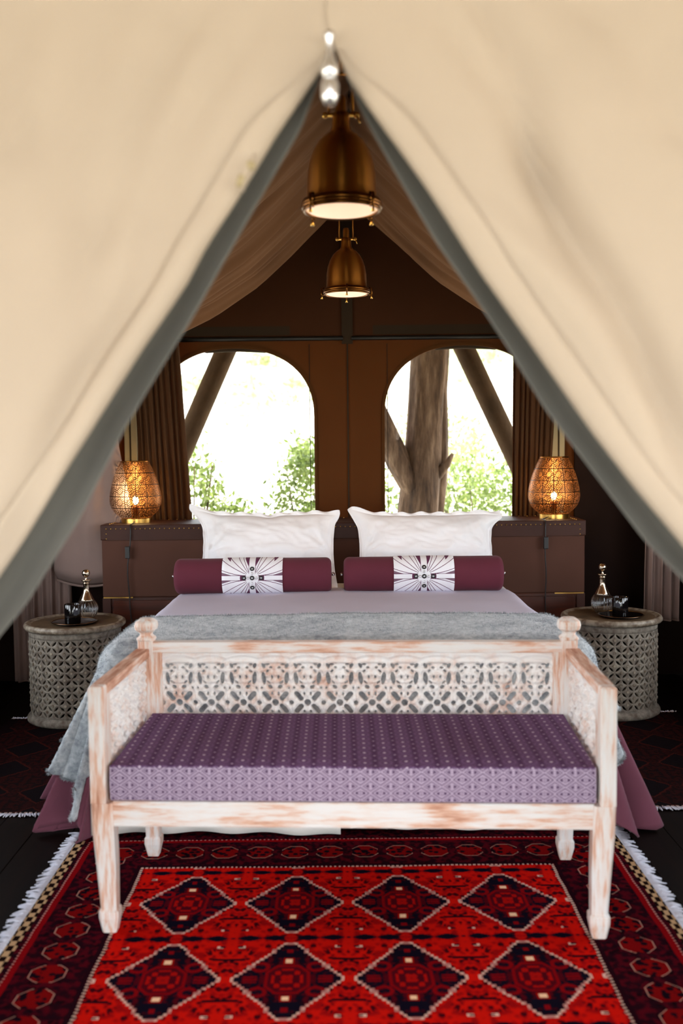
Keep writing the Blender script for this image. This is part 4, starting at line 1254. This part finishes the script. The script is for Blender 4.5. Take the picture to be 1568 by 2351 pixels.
# trays, tumblers, decanters
TT = 0.5105
def tray(label, loc):
    t = thing('round_tray', label, 'tray', loc, 0, 'dark glass trays')
    MB().lathe([(0.001, 0.0), (0.070, 0.0), (0.085, 0.002), (0.108, 0.008), (0.117, 0.010), (0.118, 0.013), (0.108, 0.012), (0.086, 0.006), (0.070, 0.0045), (0.001, 0.0045)], 48).build('plate', M['black_glass'], t, smooth=True)
    MB().torus((0, 0, 0.0125), 0.115, 0.0022, 'Z', 48, 6).build('tray_rim', M['brass_dark'], t, smooth=True); return t
def tumbler(label, loc, ang):
    t = thing('black_tumbler', label, 'tumbler', loc, ang, 'ribbed black tumblers')
    f = lambda a, z: 1 + 0.035 * math.sin(14 * a + 6 * math.sin(z * 40 + 2 * a))
    MB().lathe([(0.001, 0), (0.036, 0), (0.039, 0.004), (0.040, 0.05), (0.041, 0.098), (0.0395, 0.1), (0.037, 0.098), (0.036, 0.012), (0.001, 0.010)], 84, rfun=f).build('cup', M['black_glass'], t, smooth=True)
    MB().torus((0, 0, 0.099), 0.0395, 0.0018, 'Z', 40, 6).build('lip', M['black_glass'], t, smooth=True); return t
def decanter(label, loc):
    t = thing('decanter', label, 'decanter', loc, 0, 'ribbed glass decanters')
    f = lambda a, z: 1 + 0.035 * math.cos(22 * a) * smooth01(0.0, 0.02, z) * (1 - smooth01(0.085, 0.11, z))
    body = [(0.001, 0.001), (0.030, 0.0), (0.036, 0.006), (0.050, 0.025), (0.057, 0.045), (0.058, 0.060), (0.053, 0.078), (0.042, 0.093), (0.034, 0.102)]
    o = MB().lathe(body, 132, rfun=f).build('glass_bulb', M['glass'], t, smooth=True, solid=0.0028)
    MB().lathe([(0.037, 0.097), (0.0385, 0.100), (0.037, 0.104), (0.030, 0.118), (0.021, 0.136), (0.0165, 0.150), (0.0155, 0.158), (0.0155, 0.186), (0.018, 0.189), (0.018, 0.192), (0.0155, 0.194), (0.0145, 0.196), (0.024, 0.203), (0.026, 0.206), (0.024, 0.208), (0.008, 0.208)], 32).build('metal_neck', M['silver'], t, smooth=True)
    s = MB(); s.lathe([(0.008, 0.206), (0.0055, 0.212), (0.005, 0.222), (0.007, 0.226)], 16); s.sphere((0, 0, 0.243), 0.021, 20, 14)
    s.build('ball_stopper', M['silver'], t, smooth=True); return t
tray('dark glass tray on the left drum table', (-1.390, 5.118, TT))
tumbler('black ribbed tumbler on the tray of the left table', (-1.393, 5.095, TT + 0.0045), 0)
decanter('ribbed glass decanter with metal stopper on the left table', (-1.362, 5.262, TT))
tray('dark glass tray on the right drum table', (1.452, 5.150, TT))
tumbler('black ribbed tumbler on the tray of the right table', (1.446, 5.140, TT + 0.0045), 1)
decanter('ribbed glass decanter with metal stopper on the right table', (1.392, 5.290, TT))

# =================================================================== BENCH
BX, BY, BR = 0.030, 3.052, math.radians(-2.7)
bench = thing('carved_bench', 'whitewashed carved wooden bench at the foot of the bed', 'bench', (BX, BY, 0.009), BR)
def square(cx, cy, h, z, ch=0.16):
    q = h * (1 - ch * 2)
    return [(cx - q, cy - h, z), (cx + q, cy - h, z), (cx + h, cy - q, z), (cx + h, cy + q, z), (cx + q, cy + h, z), (cx - q, cy + h, z), (cx - h, cy + q, z), (cx - h, cy - q, z)]
FRY, RRY = -0.268, 0.272
for sx in (-1, 1):
    # front leg runs up into the arm post
    prof = [(0.0, 0.020, 0.702), (0.044, 0.0285, 0.702), (0.064, 0.0285, 0.702), (0.070, 0.023, 0.702), (0.078, 0.0235, 0.702), (0.20, 0.028, 0.706), (0.300, 0.031, 0.711), (0.385, 0.031, 0.713)]
    rings = [square(sx * x, FRY, h, z, 0.14) for z, h, x in prof]
    MB().loft(rings).build('leg', M['wood_z'], bench)
    MB().loft([square(sx * 0.722, FRY - 0.006, 0.0225, 0.385, 0.05), square(sx * 0.722, FRY - 0.006, 0.0225, 0.716, 0.05), square(sx * 0.722, FRY - 0.006, 0.019, 0.722, 0.05)]).build('arm_post', M['wood_z'], bench)
    prof = [(0.0, 0.018, 0.702), (0.044, 0.0275, 0.702), (0.064, 0.0275, 0.702), (0.070, 0.023, 0.702), (0.20, 0.026, 0.704), (0.385, 0.026, 0.708), (0.748, 0.026, 0.712)]
    MB().loft([square(sx * x, RRY, h, z, 0.08) for z, h, x in prof]).build('leg', M['wood_z'], bench)
    fin = [(0.748, 0.030), (0.756, 0.031), (0.762, 0.024), (0.768, 0.019), (0.776, 0.022), (0.784, 0.034), (0.798, 0.037), (0.812, 0.034), (0.822, 0.020), (0.825, 0.002)]
    MB().loft([square(sx * 0.712, RRY, h, z, 0.2) for z, h in fin]).build('finial', M['wood_z'], bench, smooth=False, bevel=0.003)
    # arm rail, seat rail
    x0, x1 = sorted((sx * 0.698, sx * 0.744))
    MB().box(x0, x1, FRY + 0.016, RRY - 0.02, 0.693, 0.722).build('armrest', M['wood_worn'], bench, bevel=0.003)
    x0, x1 = sorted((sx * 0.695, sx * 0.735))
    MB().box(x0, x1, FRY + 0.02, RRY - 0.02, 0.305, 0.392).build('side_rail', M['wood_y'], bench, bevel=0.003)
    x0, x1 = sorted((sx * 0.700, sx * 0.735))
    MB().box(x0, x1, FRY + 0.016, FRY + 0.042, 0.39, 0.694).build('side_stile', M['wood_z'], bench)
    MB().box(x0, x1, FRY + 0.03, RRY - 0.02, 0.392, 0.42).build('lower_arm_rail', M['wood_y'], bench)
MB().box(-0.685, 0.685, FRY - 0.020, FRY + 0.015, 0.314, 0.388).build('front_rail', M['wood_x'], bench, bevel=0.004)
MB().box(-0.69, 0.69, RRY - 0.02, RRY + 0.015, 0.300, 0.388).build('back_seat_rail', M['wood_x'], bench, bevel=0.003)
MB().box(-0.69, 0.69, RRY - 0.022, RRY + 0.020, 0.706, 0.744).build('top_rail', M['wood_x'], bench, bevel=0.004)
MB().box(-0.69, 0.69, RRY - 0.016, RRY + 0.014, 0.388, 0.42).build('lower_rail', M['wood_x'], bench)
for sx in (-1, 1):
    x0, x1 = sorted((sx * 0.656, sx * 0.69))
    MB().box(x0, x1, RRY - 0.024, RRY + 0.016, 0.40, 0.71).build('back_stile', M['wood_z'], bench)
MB().box(-0.70, 0.70, FRY + 0.01, RRY - 0.015, 0.365, 0.385).build('seat_board', M['wood_x'], bench)
# carved fretwork
UW = 1.312 / 12
def fretf(x, z):
    x = x / UW; z = z / UW                 # unit: x -0.5..0.5, flower centre at z=0
    s = np.full(np.broadcast(x, z).shape, 1e9); X_, Z_ = np.broadcast_arrays(x, z)
    def ell(cx, cz, a, b, rot=0.0):
        dx, dz = X_ - cx, Z_ - cz; c, sn = math.cos(rot), math.sin(rot)
        p, q = dx * c + dz * sn, -dx * sn + dz * c
        return (np.sqrt((p / a) ** 2 + (q / b) ** 2) - 1) * min(a, b)
    def slot(cx, cz, L_, r, rot):
        dx, dz = X_ - cx, Z_ - cz; c, sn = math.cos(rot), math.sin(rot)
        p, q = dx * c + dz * sn, -dx * sn + dz * c
        return np.sqrt(np.maximum(np.abs(p) - L_, 0) ** 2 + q * q) - r
    hs = [ell(0, 0, .095, .095), ell(-.5, 0, .065, .065), ell(.5, 0, .065, .065)]
    for a in (-1, 1):
        hs += [slot(a * .27, .20, .10, .072, a * .85), slot(a * .27, -.20, .10, .072, -a * .85)]
        hs += [ell(a * .355, .76, .062, .165, -a * .12), ell(a * .15, .49, .065, .045, a * .4), ell(a * .10, .80, .024, .045), ell(a * .20, .64, .05, .022, a * .7)]
        hs += [ell(a * .365, 1.15, .045, .075, -a * .5), ell(a * .13, 1.10, .04, .028), ell(a * .24, .98, .045, .026, -a * .8), ell(a * .24, 1.19, .05, .022), ell(a * .10, .28, .026, .04), ell(a * .42, .46, .022, .034)]
        hs += [ell(a * .15, -.49, .065, .045, -a * .4), ell(a * .10, -.28, .026, .04), ell(a * .42, -.46, .022, .034), ell(a * .355, -.76, .062, .165, a * .12), ell(a * .10, -.80, .024, .045), ell(a * .36, -1.12, .05, .06)]
    for h in hs: s = np.minimum(s, h)
    return s - 0.012
zc = 0.535
fu = fret_unit(fretf, -UW / 2, UW / 2, 0.418 - zc, 0.708 - zc, 40, 104)
relf = lambda x, z: 0.006 * np.clip(fretf(x, z) * 16, 0, 1) + 0.003 * np.sin(np.hypot(x / UW, z / UW) * 30)
bp = fret_mesh(fu, [(-0.656 + (i + 0.5) * UW, zc) for i in range(12)], 0.014, lambda u, v, d: np.stack([u, np.full_like(u, RRY - 0.010) - d, v], 1), relf)
bp.build('carved_back_panel', M['carved'], bench)
ny_ = 4; SW = 0.452
for sx in (-1, 1):
    sc_ = SW / (ny_ * UW)
    mp_ = (lambda sx_: (lambda u, v, d: np.stack([sx_ * (0.722 - d) if False else sx_ * 0.712 - sx_ * d, FRY + 0.044 + u * sc_, v], 1)))(sx)
    bp = fret_mesh(fu, [((i + 0.5) * UW, zc - 0.012) for i in range(ny_)], 0.012, mp_, relf)
    bp.build('carved_side_panel', M['carved'], bench)

# seat cushion
ct_ = thing('bench_cushion', 'purple woven seat cushion with lavender lattice front on the bench', 'cushion', (BX, BY, 0.3985), BR)
cx0, cx1, cy0, cy1 = -0.690, 0.690, FRY - 0.012, RRY - 0.028
hz_ = 0.100
Pt = np.zeros((40, 120, 3))
for i, v in enumerate(np.linspace(0, 1, 40)):
    for j, u in enumerate(np.linspace(0, 1, 120)):
        x = cx0 + (cx1 - cx0) * u; y = cy0 + (cy1 - cy0) * v
        e = min(u, 1 - u) * 2 * 0.7; ev = min(v, 1 - v)
        z = hz_ + 0.012 * (1 - math.exp(-min(e, 1) * 12)) * (1 - math.exp(-ev * 14)) + 0.012 * v + 0.004 * nz(x * 7, y * 5, 4) * min(1, ev * 10)
        for (dx_, dy_, am, wd) in ((0.05, -0.2, -0.006, 0.05), (0.12, -0.22, -0.005, 0.04), (0.42, 0.0, -0.005, 0.10), (-0.06, -0.15, -0.004, 0.05)):
            z += am * math.exp(-((x - dx_) ** 2 + (y - dy_) ** 2 * 0.3) / wd ** 2)
        Pt[i, j] = (x, y, z)
mbt = MB(); mbt.grid(Pt)
back = np.array([[p for p in Pt[-1]], [(p[0], p[1], 0) for p in Pt[-1]]]); mbt.grid(back)
for jx, flip in ((0, 1), (-1, 0)):
    side = np.array([[p for p in Pt[:, jx]], [(p[0], p[1], 0) for p in Pt[:, jx]]]); mbt.grid(side if flip else side[::-1])
mbt.box(cx0 + 0.002, cx1 - 0.002, cy0 + 0.002, cy1 - 0.002, 0, 0.01)
mbt.build('cushion_body', M['cushion_top'], ct_, smooth=True)
Fr = np.zeros((8, 120, 3))
for i, v in enumerate(np.linspace(0, 1, 8)):
    for j in range(120):
        p = Pt[0, j]; Fr[i, j] = (p[0], p[1] - 0.006 * math.sin(PI * v), p[2] * v)
MB().grid(Fr).build('front_face', M['cushion_front'], ct_, smooth=True)
MB().tube([tuple(p) for p in Pt[0]], 0.0028, 6).build('piping', M['cushion_top'], ct_, smooth=True)

# =================================================================== RUGS
def fringe(mb, x, y0, y1, sgn, ln, n, seed, axis='x', z=0.006):
    r = np.random.default_rng(seed)
    for k in range(n):
        y = y0 + (y1 - y0) * (k + r.uniform(0.2, 0.8)) / n
        l = ln * r.uniform(0.6, 1.15); sk = r.normal(0, 0.25) * l + 0.010 * math.sin(k * 0.15 + seed)
        pts = [(0, 0, z + 0.003), (l * 0.45, sk * 0.4, z + r.uniform(0, 0.006)), (l, sk, 0.003 + r.uniform(0, 0.004))]
        if axis == 'x': pts = [(x + sgn * a, y + b, c) for a, b, c in pts]
        else: pts = [(y + b, x + sgn * a, c) for a, b, c in pts]
        mb.tube(pts, [0.0032, 0.0042, 0.0020], 4)
    return mb
RX, RYc = 0.006, 2.757
rug = thing('red_rug', 'bright red carpet with dark diamond medallions in front of the bed', 'rug', (RX, RYc, 0))
nxr, nyr = 60, 50
Pr = np.zeros((nyr, nxr, 3))
for i, v in enumerate(np.linspace(-0.80, 0.80, nyr)):
    for j, u in enumerate(np.linspace(-0.968, 0.968, nxr)):
        Pr[i, j] = (u, v, 0.0082 + 0.0012 * nz(u * 3, v * 3, 7))
mb = MB(); mb.grid(Pr); mb.box(-0.967, 0.967, -0.799, 0.799, 0.0005, 0.006)
mb.build('pile', M['carpet'], rug, smooth=True)
f1 = MB(); fringe(f1, -0.966, -0.80, 0.80, -1, 0.045, 260, 1); tag(f1.build('fringe', M['fringe'], rug, smooth=True), 'white cotton fringe', kind='stuff')
f2 = MB(); fringe(f2, 0.966, -0.80, 0.80, 1, 0.045, 260, 2); tag(f2.build('fringe', M['fringe'], rug, smooth=True), 'white cotton fringe', kind='stuff')
for (cx_, lb, rot) in ((-1.36, 'left', 0.0), (1.36, 'right', 0.0)):
    t = thing('dark_runner', 'dark red patterned runner on the floor to the %s of the bed' % lb, 'rug', (cx_, 4.45, 0), rot, 'dark runners beside the bed')
    MB().box(-0.38, 0.38, -0.69, 0.69, 0.0005, 0.007).build('pile', M['runner'], t)
    for s in (-1, 1):
        f = MB(); fringe(f, s * 0.688, -0.38, 0.38, s, 0.028, 110, 3 + s, 'y', 0.004); tag(f.build('fringe', M['fringe'], t, smooth=True), kind='stuff')
